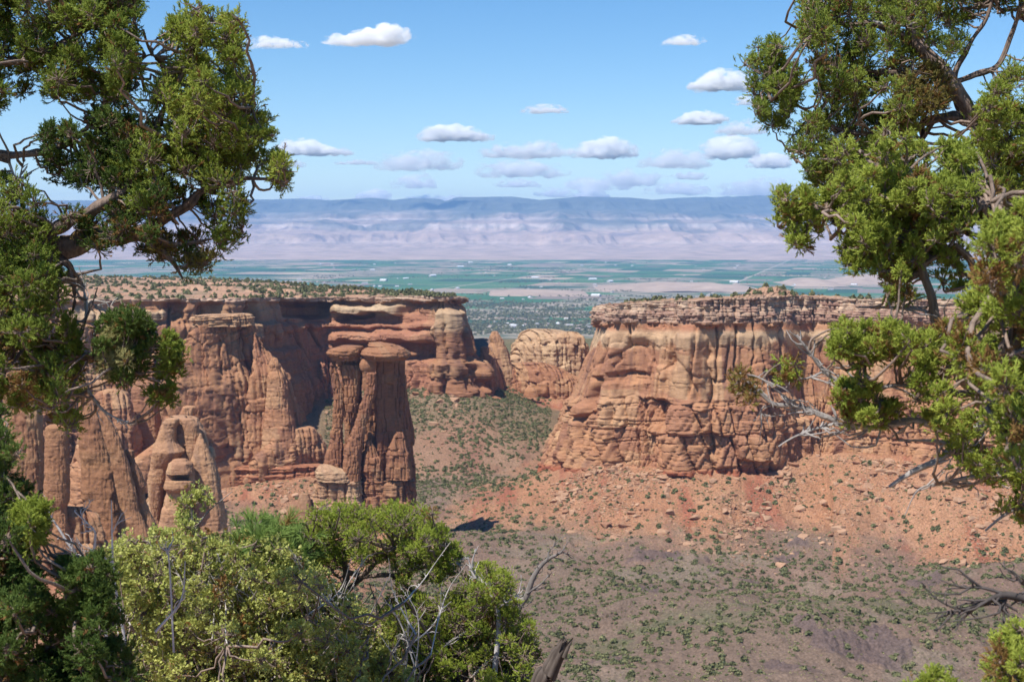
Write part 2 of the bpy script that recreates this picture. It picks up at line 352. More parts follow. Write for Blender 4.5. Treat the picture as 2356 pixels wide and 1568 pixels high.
# ---- left mesa (back wall)
def disp_left(S, Z, X, Y, PX, PY, t):
    px = PX
    u = np.clip((PY - 700) / 190, 0, 1.3)
    edge = ss(1015, 1050, px)
    d = (8 + 15 * edge) * u ** 1.1
    d = d + 7 * fbm(S / 90, Z / 200, 0, 2, 401)
    w = ss(690, 740, PY)
    far = ss(640, 720, px)
    d = d + w * ((1 - .8 * far * (1 - ss(800, 830, PY))) * (fractured(S, Z, X, Y, 20, 34, 4.0, 405) + 2.2 * ridged(S / 15, Z / 50, 0, 3, 407)) + .9 * fbm(S / 11, Z / 11, 0, 4, 409))
    d = d + ss(822, 840, PY) * far * (1.5 + fractured(S, Z, X, Y, 9, 40, 4.2, 411) + 1.5 * ridged(S / 6, Z / 60, 0, 2, 415))
    d = d + .35 * fbm(S / 4, Z / 3.6, 0, 4, 423) + .4 * ss(.2, .8, vn(Z / 2.9 + .4 * vn(S / 40), 0, 0, 425)) * (1 - .8 * ss(985, 1010, px)) + ss(985, 1010, px) * fractured(S, Z, X, Y, 7, 60, 5.0, 427)
    d = d + fine(S, Z, 1.3, 451) * w * (.4 + .6 * ss(815, 830, PY))
    # the round-lipped ledges of the back wall
    d = d + block(PX, PY, 764, 930, 701, 720, 12, 14, 4) + block(PX, PY, 690, 1003, 744, 755, 5.0, 16, 4) + block(PX, PY, 760, 1000, 762, 783, 10.0, 18, 6)
    d = d + block(PX, PY, 775, 1003, 785, 826, -12, 16, 4) + block(PX, PY, 655, 752, 690, 730, -17, 9, 6) + block(PX, PY, 780, 860, 722, 733, -7, 10, 3) + block(PX, PY, 930, 960, 700, 722, -4, 5)
    d = d + block(PX, PY, 938, 1046, 826, 960, 5.0, 14, 8) + block(PX, PY, 1005, 1046, 712, 960, 13.0, 5, 9)
    d = d + block(PX, PY, 455, 500, 700, 760, -13, 10, 9) + block(PX, PY, 555, 580, 690, 735, -12, 6, 8) + block(PX, PY, 380, 420, 700, 735, -10, 9, 7) + block(PX, PY, 190, 392, 716, 738, 6.5, 12, 5)
    d = d + (1 - far) * (5.0 * ss(738, 748, PY + 6 * vn(S / 14)) + 4.0 * ss(800, 812, PY + 9 * vn(S / 18, 4)) + 3.0 * ss(860, 872, PY + 9 * vn(S / 16, 8)))
    for c in ([(1052, 715), (1054, 800), (1048, 885)], [(1040, 720), (1036, 885)], [(905, 826), (905, 890)], [(975, 826), (972, 890)], [(390, 710), (388, 760)], [(580, 690), (582, 760), (590, 830)], [(700, 740), (735, 800)], [(650, 745), (690, 820)]):
        d = d + crack(PX, PY, c, 3.4, 7.0)
    rag = 4 * vn(S / 11, 0, 0, 431) + 3 * vn(S / 4, 0, 0, 432)
    cap = 1 - ss(690, 695, PY + rag)
    rec = (1 - cap) * (1 - ss(699, 708, PY + rag))
    jut = 3.0 + 2.5 * fbm(S / 18, 0, 0, 3, 433) + 2.5 * ss(740, 800, px)
    d = d * (1 - cap) + cap * (jut + .6 * layered(S, Z, 441, 2.0, 1.6) + fractured(S, Z, X, Y, 9, 60, 2.0, 443))
    d = d - rec * (1.2 + 1.8 * far + 1.5 * fbm(S / 8, 0, 0, 2, 445))
    return d
def col_left(X, Y, Z, S, PX, PY):
    bl = .9 * block(PX, PY, 764, 930, 698, 724, 1.0, 14, 5) + .7 * block(PX, PY, 160, 392, 712, 742, 1.0, 14, 5) + .6 * block(PX, PY, 1010, 1080, 705, 760, 1, 10, 8) + .35 * block(PX, PY, 590, 660, 690, 740, 1, 10, 8)
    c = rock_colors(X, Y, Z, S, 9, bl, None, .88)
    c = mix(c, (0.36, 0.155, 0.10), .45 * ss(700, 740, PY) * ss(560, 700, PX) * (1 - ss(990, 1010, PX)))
    capm = 1 - ss(690, 697, PY)
    capc = mix((0.36, 0.215, 0.15), (0.52, 0.38, 0.27), .5 + .5 * vn(S / 9, Z / 1.1, 0, 4))
    return c * (1 - capm[..., None]) + capc * capm[..., None]
def top_left(X, Y, q):
    m = 2.2 * fbm(X / 40, Y / 40, 0, 4, 171) + 2.0 * np.floor(2.2 * fbm(X / 70, Y / 35, 0, 3, 173)) 
    return m * ss(0, .1, q) * (1 - .6 * ss(.7, 1, q))
lb = [at(a, b, y) for a, b, y in ((-1000, 640, 1700), (-600, 640, 1750), (-330, 640, 1800), (-60, 637, 1800), (120, 635, 1780), (300, 636, 1750), (450, 640, 1700), (600, 646, 1600), (700, 653, 1520), (800, 661, 1440), (900, 671, 1340), (970, 677, 1260), (1010, 680, 1210), (1035, 682, 1210), (1040, 683, 1230), (1044, 684, 1300), (1048, 686, 1420))]
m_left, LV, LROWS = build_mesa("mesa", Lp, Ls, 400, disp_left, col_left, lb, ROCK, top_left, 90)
tag(m_left, "long red sandstone mesa with juniper covered top and ledged back wall behind the twin pillar", None, None, "structure")

# ------------------------------------------------------------------ terrain
def seg_dist(x, y, P, z, step=6):
    """Distance to a plan curve and the z of its nearest point."""
    p = P[::step]; zz = z[::step]
    best = np.full(x.shape, 1e9); bz = np.zeros(x.shape); bs = np.zeros(x.shape)
    for i in range(len(p) - 1):
        ax, ay = p[i, 0], p[i, 1]; bx, by = p[i + 1, 0] - ax, p[i + 1, 1] - ay
        L2 = bx * bx + by * by + 1e-9
        tt = np.clip(((x - ax) * bx + (y - ay) * by) / L2, 0, 1)
        d = (x - ax - tt * bx) ** 2 + (y - ay - tt * by) ** 2
        m = d < best
        best = np.where(m, d, best); bz = np.where(m, zz[i] * (1 - tt) + zz[i + 1] * tt, bz); bs = np.where(m, i + tt, bs)
    return np.sqrt(best), bz, bs
def zbase(P): return np.array([zat(py, y) for py, y in zip(P[:, 2], P[:, 1])])
RZ, LZ, BZ = zbase(Rp), zbase(Lp), zbase(Bp)
def smax(a, b, k): 
    h = np.clip(.5 + .5 * (a - b) / k, 0, 1); return b * (1 - h) + a * h + k * h * (1 - h)
SLOT = [("couple", 828, 758, 1200, 16, .36), ("arch", 425, 612, 1235, 14, .45), ("fin", 190, 490, 1330, 26, .45), ("fin2", 20, 470, 1330, 30, .45), ("knob", 1262, 1262, 908, 40, .30), ("knob2", 1140, 1240, 885, 12, .35)]
def terrain(x, y, full=False):
    px = CX + F * x / np.maximum(y, 1)
    fl = np.interp(y, [0, 9, 14, 40, 120, 300, 420, 520, 640, 760, 950, 1100, 1300, 1400, 1700], [-3, -3.4, -12, -60, -110, -140, -155, -168, -168, -169, -171, -172, -165, -150, -175])
    amp = ss(60, 400, y)
    hum = 7.0 * fbm(x / 95, y / 130, 0, 3, 201) + 6.5 * (ridged(x / 70 + .6 * vn(y / 80), y / 90, 0, 3, 203) - .3)
    crest = 9.0 * np.exp(-((y - (600 + .34 * (x - 120) + 18 * vn(x / 60, 0, 0, 9))) / 45) ** 2) * ss(-20, 120, x) + 7 * np.exp(-((y - 545 - .12 * (x - 100)) / 28) ** 2) * ss(30, 160, x)
    fl = fl + amp * (hum + crest) * (1 - .75 * ss(800, 950, y))
    rough = amp * (.8 * fbm(x / 12, y / 12, 0, 4, 207) + .7 * ridged(x / 7, y / 7, 0, 3, 208)); fl = fl + rough
    dr, zr, _ = seg_dist(x, y, Rp, RZ); dl, zl, _ = seg_dist(x, y, Lp, LZ, 8); db, zb_, _ = seg_dist(x, y, Bp, BZ, 3)
    n1 = fbm(x / 26, y / 40, 0, 4, 211)
    gul = ridged(x / 34 + .3 * vn(y / 30), y / 160, 0, 2, 213)
    spur = 1 + .14 * vn(px / 160, 0, 0, 214)
    tr = zr - np.maximum(dr - 14, 0) * (.40 + .16 * ss(1750, 2150, px)) * spur + (2.5 * n1 + 2.2 * gul) * ss(10, 40, dr)
    tr = np.where(dr < 6, zr + 1, tr)
    tl = zl - np.maximum(dl - 6, 0) * .30 + 3 * n1 * ss(4, 30, dl)
    tb = zb_ - np.maximum(db - 8, 0) * .33 + 2.5 * n1 * ss(4, 30, db)
    h = smax(fl, tr, 7); h = smax(h, tl, 7); h = smax(h, tb, 6)
    bl_ = 7 * fbm(x / 9, y / 9, 0, 4, 216)
    talus = np.maximum(ss(-13, 9, tr - fl + bl_), np.maximum(.45 * ss(-6, 5, tl - fl), ss(-6, 5, tb - fl)))
    for nme, cpx, cy, cpy, r0, sl in SLOT:
        c = at(cpx, cpy, cy)
        dd = np.hypot(x - c[0], (y - c[1]) * .9)
        cone = c[2] - np.maximum(dd - r0, 0) * sl + 2 * n1
        h = smax(h, cone, 4); talus = np.maximum(talus, ss(-4, 4, cone - fl))
    # low white rim behind the gap, then the drop to the valley
    rim = zat(779, 1420) + 2 * fbm(x / 30, y / 20, 0, 3, 219) - np.abs(y - 1420) * .22
    h = np.where(y > 1250, smax(h, rim, 4), h)
    h = h + talus * rough * .9
    if not full: return h
    return h, talus, fl, dr, px, gul, n1
nv, nu = 1000, 1230
yy = np.concatenate([np.linspace(9.3, 380, 60)[:-1], np.geomspace(380, 1700, nv - 59)])
uu = np.concatenate([np.linspace(-900, -190, 120), np.linspace(-180, 2540, 960), np.linspace(2552, 3450, 150)])
TX = (uu[None] - CX) / F * yy[:, None] * 1.0; TY = np.broadcast_to(yy[:, None], TX.shape).copy()
TX = TX + np.sign(TX) * 0
TH, TAL, TFL, DR, TPX, GUL, N1 = terrain(TX, TY, True)
def ground_colors(x, y, h, tal, n1, gul):
    g = mix((0.160, 0.110, 0.080), (0.208, 0.146, 0.106), .5 + .5 * fbm(x / 55, y / 55, 0, 4, 221))
    g = mix(g, (0.21, 0.13, 0.095), .55 * ss(.0, .5, fbm(x / 80, y / 60, 0, 3, 223)))
    g = mix(g, (0.225, 0.185, 0.135), .45 * ss(.15, .5, fbm(x / 30, y / 40, 0, 4, 225)))
    t = mix((0.325, 0.15, 0.08), (0.385, 0.215, 0.125), .5 + .5 * fbm(x / 20, y / 24, 0, 4, 227))
    t = mix(t, (0.28, 0.10, 0.06), .85 * ss(.12, .5, fbm(x / 13 + .3, y / 70, 0, 4, 229)))
    c = g * (1 - tal[..., None]) + t * tal[..., None]
    return c
TC = ground_colors(TX, TY, TH, TAL, N1, GUL)
gr = ss(-.3, .15, fbm(TX / 90, TY / 160, 0, 4, 231)) * ss(860, 960, TY) * (1 - TAL)       # greener floor of the inner canyon
TC = mix(TC, (0.125, 0.13, 0.07), .8 * gr)
strip = np.exp(-((TY - (560 + .25 * (TX - 60) + 12 * vn(TX / 30, 0, 0, 41))) / 13) ** 2) * ss(-10, 50, TX) * ss(-.3, .2, fbm(TX / 14, TY / 10, 0, 3, 233))
TC = mix(TC, (0.10, 0.12, 0.055), .55 * strip)
lava = ss(.40, .46, fbm(TX / 34, TY / 34, 0, 4, 235)) * (1 - TAL) * (1 - ss(800, 900, TY)) * ss(0, 60, TX)
TH2 = TH + lava * 2.6 * np.abs(fbm(TX / 5, TY / 5, 0, 3, 237))
TC = mix(TC, (0.12, 0.085, 0.08), .7 * lava)
ground = quads_obj("canyon_ground", np.stack([TX, TY, TH2], -1).reshape(-1, 3), grid_faces(nv, nu), SOIL, attrs={"col": TC.reshape(-1, 3)})
tag(ground, "orange talus slopes running down to the grey brown scrub floor of the canyon", None, None, "structure")
def ground_z(x, y):
    return terrain(np.asarray(x, float), np.asarray(y, float))

# rim the viewer stands on, under the bushes and out of sight below the picture
gx = np.linspace(-9, 9, 70); gy = np.linspace(-4, 9.6, 60)
GX, GY = np.meshgrid(gx, gy)
GZ = -1.65 - .15 * np.maximum(GY, 0) - .25 * ss(7.5, 9.5, GY) * 3 + .08 * fbm(GX * 1.2, GY * 1.2, 0, 4, 241) - 2.5 * ss(9.0, 9.6, GY)
gc = mix((0.40, 0.22, 0.13), (0.48, 0.31, 0.20), .5 + .5 * fbm(GX * 2, GY * 2, 0, 3, 243))
rim = quads_obj("rim_ground", np.stack([GX, GY, GZ], -1).reshape(-1, 3), grid_faces(60, 70), SOIL, attrs={"col": gc.reshape(-1, 3)})
tag(rim, "sandy rim of the overlook under the foreground bushes", None, None, "structure")
def rim_z(x, y): return -1.65 - .15 * max(y, 0) - .75 * float(ss(7.5, 9.5, y))

# ------------------------------------------------------------------ free-standing rock built from traced slices
def pillar(name, slices, Y, ratio=.8, mat=None, parent=None, nu=110, nz=None, seed=0, ex=2.6, amp=1.0, joint=0.0, yoff=0.0, top=.35, tone=1.0, bleach=0.0, lean=0.0, red=0.0, step=None, strata=.35, sink=0, skew=0.0, plain=True):
    """slices: (picture y, left x, right x) from the top down; the section is a rounded rectangle RATIO times as deep as wide."""
    s = np.asarray(slices, float); s = s[np.argsort(s[:, 0])]
    if sink: w_ = s[-1, 2] - s[-1, 1]; s = np.vstack([s, [s[-1, 0] + sink, s[-1, 1] - sink * .15, s[-1, 2] + sink * .15]])
    if nz is None: nz = int(np.clip((s[-1, 0] - s[0, 0]) * .75, 14, 200))
    py = np.linspace(s[0, 0], s[-1, 0], nz)
    def sm(col):
        v = np.interp(py, s[:, 0], s[:, col]); k = np.array([1, 2, 3, 2, 1]) / 9.
        return np.convolve(np.pad(v, 2, 'edge'), k, 'valid')
    xl, xr = sm(1), sm(2)
    A = at(xl, py, Y + yoff); B = at(xr, py, Y + yoff)
    xc = (A[:, 0] + B[:, 0]) / 2; a = np.maximum((B[:, 0] - A[:, 0]) / 2, .05); z = A[:, 2]
    b = a * ratio if np.isscalar(ratio) else np.interp(py, np.asarray(ratio)[:, 0], np.asarray(ratio)[:, 1])
    yc = Y + yoff + lean * (py - py[-1]) / (py[-1] - py[0] + 1e-6)
    th = np.linspace(0, 2 * np.pi, nu, endpoint=False)[None]
    ct, st = np.cos(th), np.sin(th)
    e = 2 / ex
    ux = np.sign(ct) * np.abs(ct) ** e; uy = np.sign(st) * np.abs(st) ** e
    # rows closing the top
    capk = np.array([.02, .3, .55, .75, .9, .97])
    z0 = z[0]; dz = a[0] * top
    zc = z0 + dz * np.sqrt(np.clip(1 - capk ** 2, 0, 1)); 
    xcF = np.r_[np.full(6, xc[0]), xc]; ycF = np.r_[np.full(6, yc[0]), yc]; aF = np.r_[a[0] * capk, a]; bF = np.r_[b[0] * capk, b]; zF = np.r_[zc, z]
    X = xcF[:, None] + aF[:, None] * ux; Yv = ycF[:, None] + bF[:, None] * uy; Z = np.broadcast_to(zF[:, None], X.shape).copy()
    Yv = Yv + skew * (X - xcF[:, None])
    S = X + .7 * Yv
    sz = float(np.mean(a))
    taper = np.r_[capk, np.ones(nz)][:, None]
    d = amp * (.09 * sz * fbm(X / (sz * .9), Yv / (sz * .9), Z / (sz * 1.1), 4, 500 + seed) + .035 * sz * fbm(X / (sz * .2), Yv / (sz * .2), Z / (sz * .25), 3, 510 + seed))
    d = d + strata * amp * .05 * sz * (ss(.1, .7, vn(Z / (sz * .14) + .5 * vn(S / sz), 0, 0, 520 + seed)) - .5)
    if step: d = d + layered(S, Z, 560 + seed, step[0], step[1])
    joint = joint if plain else max(joint, .25 * min(sz, 4) * (step is None)) * amp
    if joint: d = d + joint * fractured(S, Z, X, Yv, sz * .55, sz * 1.0, 1.0, 530 + seed) * .5
    if sz > 1.5 and strata < 1: d = d + fine(S, Z, np.clip(sz * .11, .35, 1.2), 570 + seed) * (.18 if plain else .55) * amp
    if sz > 12: d = d + amp * (.9 * fractured(S, Z, X, Yv, max(sz * .17, 6), max(sz * .42, 15), 2.2, 580 + seed) + .6 * fractured(S + .3 * Z, Z, X, Yv, 3.6, 8.5, .9, 590 + seed))
    d = d * taper
    nl = np.sqrt((ux / aF[:, None]) ** 2 + (uy / bF[:, None]) ** 2) + 1e-9
    X = X + d * (ux / aF[:, None]) / nl; Yv = Yv + d * (uy / bF[:, None]) / nl
    Z = Z + .03 * sz * fbm(S / sz * 2, Z / sz * 2, 0, 2, 541 + seed) * taper
    c = rock_colors(X, Yv, Z, S, seed % 7, None if not bleach else np.full(X.shape, bleach), None if not red else np.full(X.shape, red), tone)
    nr = X.shape[0]
    return quads_obj(name, np.stack([X, Yv, Z], -1).reshape(-1, 3), grid_faces(nr, nu, True)[:, ::-1], mat or ROCK, parent, {"col": c.reshape(-1, 3)})
def formation(name, label, cat, cpx, cpy, Y, group=None):
    p = at(cpx, cpy, Y); o = empty(name, tuple(float(v) for v in p)); tag(o, label, cat, group); return o

# butte in front of the left mesa
t = formation("rock_butte", "broad rounded sandstone butte with thin flat cap standing before the left mesa", "rock formation", 560, 1130, 900)
pillar("caprock", [(724, 448, 570), (730, 444, 574), (738, 446, 576), (750, 452, 578)], 905, .55, parent=t, seed=1, skew=.3, ex=3.4, top=.02, step=(1.6, .9), nz=40, nu=170, bleach=.25)
pillar("body", [(744, 458, 578), (752, 450, 580), (781, 430, 584), (810, 422, 588), (840, 412, 600), (880, 406, 640), (920, 404, 655), (960, 400, 662), (1000, 396, 668), (1060, 390, 690), (1110, 380, 720), (1150, 370, 730)], 912, [(744, 15), (850, 26), (1000, 34), (1150, 42)], parent=t, seed=2, skew=.8, ex=2.7, tone=.9, nu=300, joint=6.0, top=.03)
pillar("shoulder", [(768, 582, 594), (800, 582, 612), (830, 582, 638), (858, 580, 658), (905, 575, 670), (983, 570, 690), (1100, 560, 720), (1140, 560, 730)], 905, .7, parent=t, seed=3, skew=.5, nu=160, joint=2.0)
pillar("pinnacle", [(826, 622, 640), (838, 618, 646), (852, 620, 645), (866, 612, 656), (905, 612, 662), (950, 610, 672), (1020, 600, 690), (1080, 600, 700)], 893, .8, parent=t, seed=4, nu=110, joint=1.2)
pillar("lower_block", [(985, 640, 722), (1000, 630, 735), (1034, 600, 745), (1060, 580, 742), (1085, 570, 736), (1120, 560, 735)], 896, .7, parent=t, seed=5, skew=.45, ex=3.2, nu=200, joint=2.2, top=.06)
pillar("foot_ledge", [(1072, 500, 744), (1090, 470, 738), (1125, 440, 735), (1150, 430, 735)], 884, .22, parent=t, seed=6, ex=3.6, nu=240, step=(1.5, .9), red=.6, top=.03)
for k, (lab, sl, Y, r, sd) in enumerate((
        ("lone rounded sandstone column left of the broad butte, half hidden by the hanging juniper clump", [(862, 312, 352), (880, 306, 362), (930, 300, 366), (1000, 290, 372), (1130, 270, 380)], 890, .8, 12),
        ("low sandstone dome at the foot of the broad butte, left of the rounded column", [(905, 225, 290), (940, 205, 305), (1010, 180, 320), (1150, 150, 340)], 870, .8, 13),
        ("slanting sandstone rib leaning against the broad butte above the twin-legged arch", [(938, 420, 452), (980, 400, 440), (1020, 352, 412), (1060, 300, 380), (1130, 262, 350)], 862, .7, 14))):
    t = formation("rock_dome", lab, "rock formation", (sl[-1][1] + sl[-1][2]) / 2, sl[-1][0], Y)
    pillar("body", sl, Y, r, parent=t, seed=sd, nu=130, joint=.8)

# the twin pillar
KX, KY = (lambda a: 623.4 + a * .3363), (lambda a: 671.3 + a * .3363)
def K(l): return [(KY(y), KX(a), KX(b)) for y, a, b in l]
t = formation("rock_pillar", "tall twin sandstone pillar with two flat caps, its halves leaning together above the green bush", "rock formation", 828, 1200, 758)
pillar("caprock", K([(370, 470, 625), (385, 420, 630), (400, 385, 628), (420, 378, 622), (440, 395, 616), (465, 425, 610)]), 752, .95, parent=t, tone=.82, red=.22, seed=21, ex=2.3, nu=150, top=.04, step=(.9, .35), nz=34)
pillar("caprock", K([(345, 670, 760), (352, 660, 810), (372, 665, 880), (385, 640, 915), (400, 615, 940), (425, 608, 955), (445, 620, 950), (462, 650, 920)]), 752, 1.0, parent=t, tone=.82, red=.22, seed=22, ex=2.3, nu=170, top=.03, step=(.9, .35), nz=44)
pillar("cap_nub", K([(412, 950, 970), (420, 930, 998), (430, 930, 1002), (438, 940, 985)]), 757, .9, parent=t, tone=.82, red=.22, seed=23, nu=50, top=.1, nz=16)
pillar("outer_column", K([(455, 414, 455), (540, 398, 448), (600, 408, 470), (700, 428, 500), (800, 425, 500), (900, 418, 495), (1000, 405, 495), (1100, 375, 492), (1180, 355, 490), (1260, 340, 500)]), 752, .85, parent=t, tone=.82, red=.22, seed=24, nu=120, joint=1.1)
pillar("back_column", K([(455, 430, 612), (520, 455, 614), (600, 470, 620), (800, 490, 635), (1000, 490, 640), (1200, 480, 650), (1290, 470, 660)]), 764, .7, parent=t, tone=.82, red=.22, seed=25, nu=140, joint=2.7)
pillar("chest_block", K([(500, 495, 600), (530, 487, 614), (570, 490, 612), (640, 497, 606), (760, 498, 600), (890, 492, 560)]), 752, .7, parent=t, tone=.82, red=.22, seed=26, nu=110, joint=1.5, top=.15)
pillar("head_block", K([(462, 620, 720), (490, 606, 722), (520, 606, 720), (545, 622, 712), (580, 628, 705), (640, 622, 712), (700, 640, 715)]), 748, .9, parent=t, tone=.82, red=.22, seed=27, nu=120, top=.2)
pillar("leaning_column", K([(560, 650, 722), (640, 648, 722), (700, 632, 718), (760, 610, 700), (840, 590, 680), (900, 570, 655), (1000, 530, 634), (1080, 500, 622), (1180, 492, 616), (1290, 500, 612)]), 746, .85, parent=t, tone=.82, red=.22, seed=28, nu=130, joint=0.9)
pillar("main_column", K([(455, 726, 912), (480, 728, 916), (560, 730, 914), (700, 728, 920), (800, 724, 932), (900, 722, 955), (1000, 730, 962), (1100, 740, 970), (1300, 760, 978), (1480, 760, 990)]), 763, .75, parent=t, tone=.72, red=.35, skew=1.0, seed=29, nu=190, joint=1.9, ex=3.4)
pillar("wedge", K([(700, 655, 712), (800, 650, 722), (950, 640, 735), (1100, 630, 760), (1300, 620, 780), (1480, 610, 790)]), 756, .7, parent=t, tone=.82, red=.22, seed=30, skew=.5, nu=120, joint=2.3)
pillar("front_buttress", K([(962, 858, 900), (985, 842, 912), (1010, 832, 918), (1060, 805, 930), (1110, 778, 944), (1150, 790, 950), (1200, 785, 960), (1280, 782, 968)]), 747, .6, parent=t, tone=.82, red=.22, seed=31, nu=150, joint=1.5, top=.25)
pillar("middle_buttress", K([(1010, 655, 690), (1080, 648, 730), (1150, 630, 760), (1220, 620, 768), (1290, 640, 772)]), 748, .6, parent=t, tone=.82, red=.22, seed=32, nu=120, joint=1.9, top=.3)
pillar("plinth", K([(1180, 330, 380), (1192, 312, 450), (1225, 302, 520), (1262, 300, 545), (1290, 320, 548)]), 745, .6, parent=t, tone=1.0, seed=33, nu=150, top=.1, bleach=.35, step=(1.0, .3))
pillar("plinth", K([(1282, 300, 600), (1300, 275, 612), (1350, 268, 612), (1400, 258, 612), (1480, 190, 620), (1560, 120, 640)]), 748, .5, parent=t, tone=.98, sink=110, seed=34, nu=220, joint=2.5, ex=3.2, top=.03, bleach=.25, step=(1.0, .35))
pillar("plinth", K([(1285, 620, 975), (1310, 612, 982), (1400, 612, 988), (1480, 612, 996), (1560, 600, 1010)]), 752, .55, parent=t, tone=.82, red=.22, sink=110, seed=35, nu=220, joint=3.0, ex=3.4, top=.03, step=(1.1, .35))
for k, (sl, sd) in enumerate(([[(1380, 200, 262), (1400, 190, 268), (1500, 160, 290)], 36], [[(1440, 140, 200), (1460, 125, 215), (1540, 90, 250)], 37])):
    pillar("plinth_block", K(sl), 742, .8, parent=t, tone=.82, red=.22, sink=110, seed=sd, nu=70, ex=3, top=.15, bleach=.2)

# near fins and the small arch, lower left
HX, HY = (lambda a: a * .3883), (lambda a: 959 + a * .3883)
def Hh(l): return [(HY(y), HX(a), HX(b)) for y, a, b in l]
t = formation("rock_arch", "small rounded sandstone arch with two legs and a cave hollow, right of the tall fins", "rock formation", 425, 1235, 612)
pillar("arch_leg", Hh([(14, 980, 1060), (30, 965, 1062), (60, 952, 1046), (140, 922, 1045), (200, 905, 1100), (300, 888, 1000), (380, 872, 985), (480, 880, 968), (600, 900, 945), (740, 905, 960)]), 612, .9, parent=t, seed=41, plain=True, bleach=.15, nu=140, joint=0.16, top=.25)
pillar("arch_leg", Hh([(16, 1062, 1150), (40, 1080, 1180), (100, 1094, 1185), (200, 1105, 1190), (300, 1120, 1190), (420, 1120, 1200), (700, 1120, 1230)]), 614, .8, parent=t, seed=42, plain=True, bleach=.15, nu=120, joint=0.16, top=.25)
pillar("dome", [(964, 392, 448), (985, 376, 466), (1040, 356, 486), (1110, 343, 503), (1180, 334, 515), (1260, 326, 522), (1330, 316, 530)], 621, .55, parent=t, seed=40, nu=180, joint=0.07, top=.35, bleach=.25)
pillar("arch_back", Hh([(24, 1000, 1140), (60, 1010, 1140), (200, 1000, 1160), (700, 980, 1180)]), 622, .5, parent=t, sink=110, seed=43, plain=True, bleach=.15, nu=110, top=.1)
pillar("side_cone", Hh([(100, 1178, 1196), (180, 1150, 1235), (260, 1130, 1270), (360, 1125, 1300), (420, 1130, 1308), (540, 1140, 1330), (700, 1130, 1350)]), 611, .75, parent=t, sink=110, seed=44, plain=True, bleach=.15, nu=130, joint=0.18, top=.5)
pillar("middle_block", Hh([(254, 1020, 1110), (270, 1000, 1140), (300, 992, 1145), (330, 988, 1150)]), 603, .8, parent=t, seed=45, plain=True, bleach=.15, nu=120, top=.2, nz=26)
pillar("middle_block", Hh([(372, 980, 1155), (392, 976, 1156), (420, 972, 1150), (436, 985, 1130)]), 603, .8, parent=t, seed=46, plain=True, bleach=.15, nu=120, top=.05, nz=26)
pillar("hollow_side", Hh([(318, 986, 1036), (350, 984, 1032), (384, 980, 1040)]), 603, 1.5, parent=t, seed=47, plain=True, bleach=.15, nu=60, top=.05, nz=20)
pillar("hollow_side", Hh([(318, 1118, 1152), (350, 1122, 1154), (384, 1112, 1156)]), 603, 1.5, parent=t, seed=48, plain=True, bleach=.15, nu=60, top=.05, nz=20)
pillar("hollow_back", Hh([(318, 1000, 1140), (384, 990, 1150)]), 609, .4, parent=t, seed=49, plain=True, bleach=.15, nu=60, top=.05, nz=20)
pillar("middle_block", Hh([(436, 985, 1120), (470, 975, 1125), (560, 955, 1130), (640, 940, 1140), (740, 930, 1150)]), 604, .7, parent=t, sink=110, seed=50, plain=True, bleach=.15, nu=130, top=.08, joint=0.18)
t = formation("rock_fin", "tall pale sandstone fin with sloping crest behind the lower left juniper", "rock formation", 220, 1330, 490)
pillar("ridge", Hh([(-150, 490, 540), (-90, 470, 570), (0, 462, 600), (150, 470, 650), (300, 480, 690), (450, 490, 715), (600, 500, 735), (760, 480, 780), (980, 460, 820)]), 496, .8, parent=t, sink=110, seed=51, plain=True, tone=.86, nu=180, joint=0.23, top=.4)
pillar("flank", Hh([(-60, 570, 600), (0, 585, 655), (100, 610, 700), (200, 640, 735), (300, 660, 770), (430, 690, 805), (560, 710, 830), (700, 700, 900), (900, 690, 960)]), 484, .6, parent=t, sink=110, seed=52, plain=True, tone=.86, nu=150, joint=0.18, top=.5)
pillar("flank", Hh([(200, 735, 790), (240, 745, 795), (330, 760, 835), (400, 770, 862), (450, 780, 855), (520, 800, 870), (640, 820, 930), (800, 800, 980)]), 488, .8, parent=t, sink=110, seed=53, plain=True, tone=.86, nu=120, joint=0.18, top=.4)
t = formation("rock_fin", "stubby rounded sandstone fin between the dark wall and the pale fin at lower left", "rock formation", 130, 1330, 470)
pillar("ridge", Hh([(60, 270, 400), (120, 262, 412), (300, 268, 412), (440, 256, 412), (500, 262, 410), (545, 300, 395)]), 468, .8, parent=t, sink=110, seed=54, plain=True, tone=.86, nu=140, joint=0.23, top=.3)
pillar("foot", Hh([(540, 280, 520), (580, 250, 600), (700, 230, 640), (900, 200, 720)]), 472, .5, parent=t, sink=110, seed=55, plain=True, tone=.86, nu=160, joint=0.36, top=.1)
pillar("boulder", Hh([(585, 236, 300), (610, 228, 312), (660, 225, 310), (690, 232, 300)]), 455, .9, parent=t, seed=56, plain=True, tone=.86, nu=80, top=.3)
t = formation("rock_fin", "dark jointed sandstone wall at the left edge behind the leaning juniper", "rock formation", 60, 1330, 470)
pillar("ridge", Hh([(-260, 40, 200), (-100, 20, 240), (100, 0, 262), (400, -40, 262), (700, -80, 270), (980, -120, 300)]), 486, .6, parent=t, sink=110, seed=57, plain=True, tone=.86, nu=200, joint=0.45, top=.2)

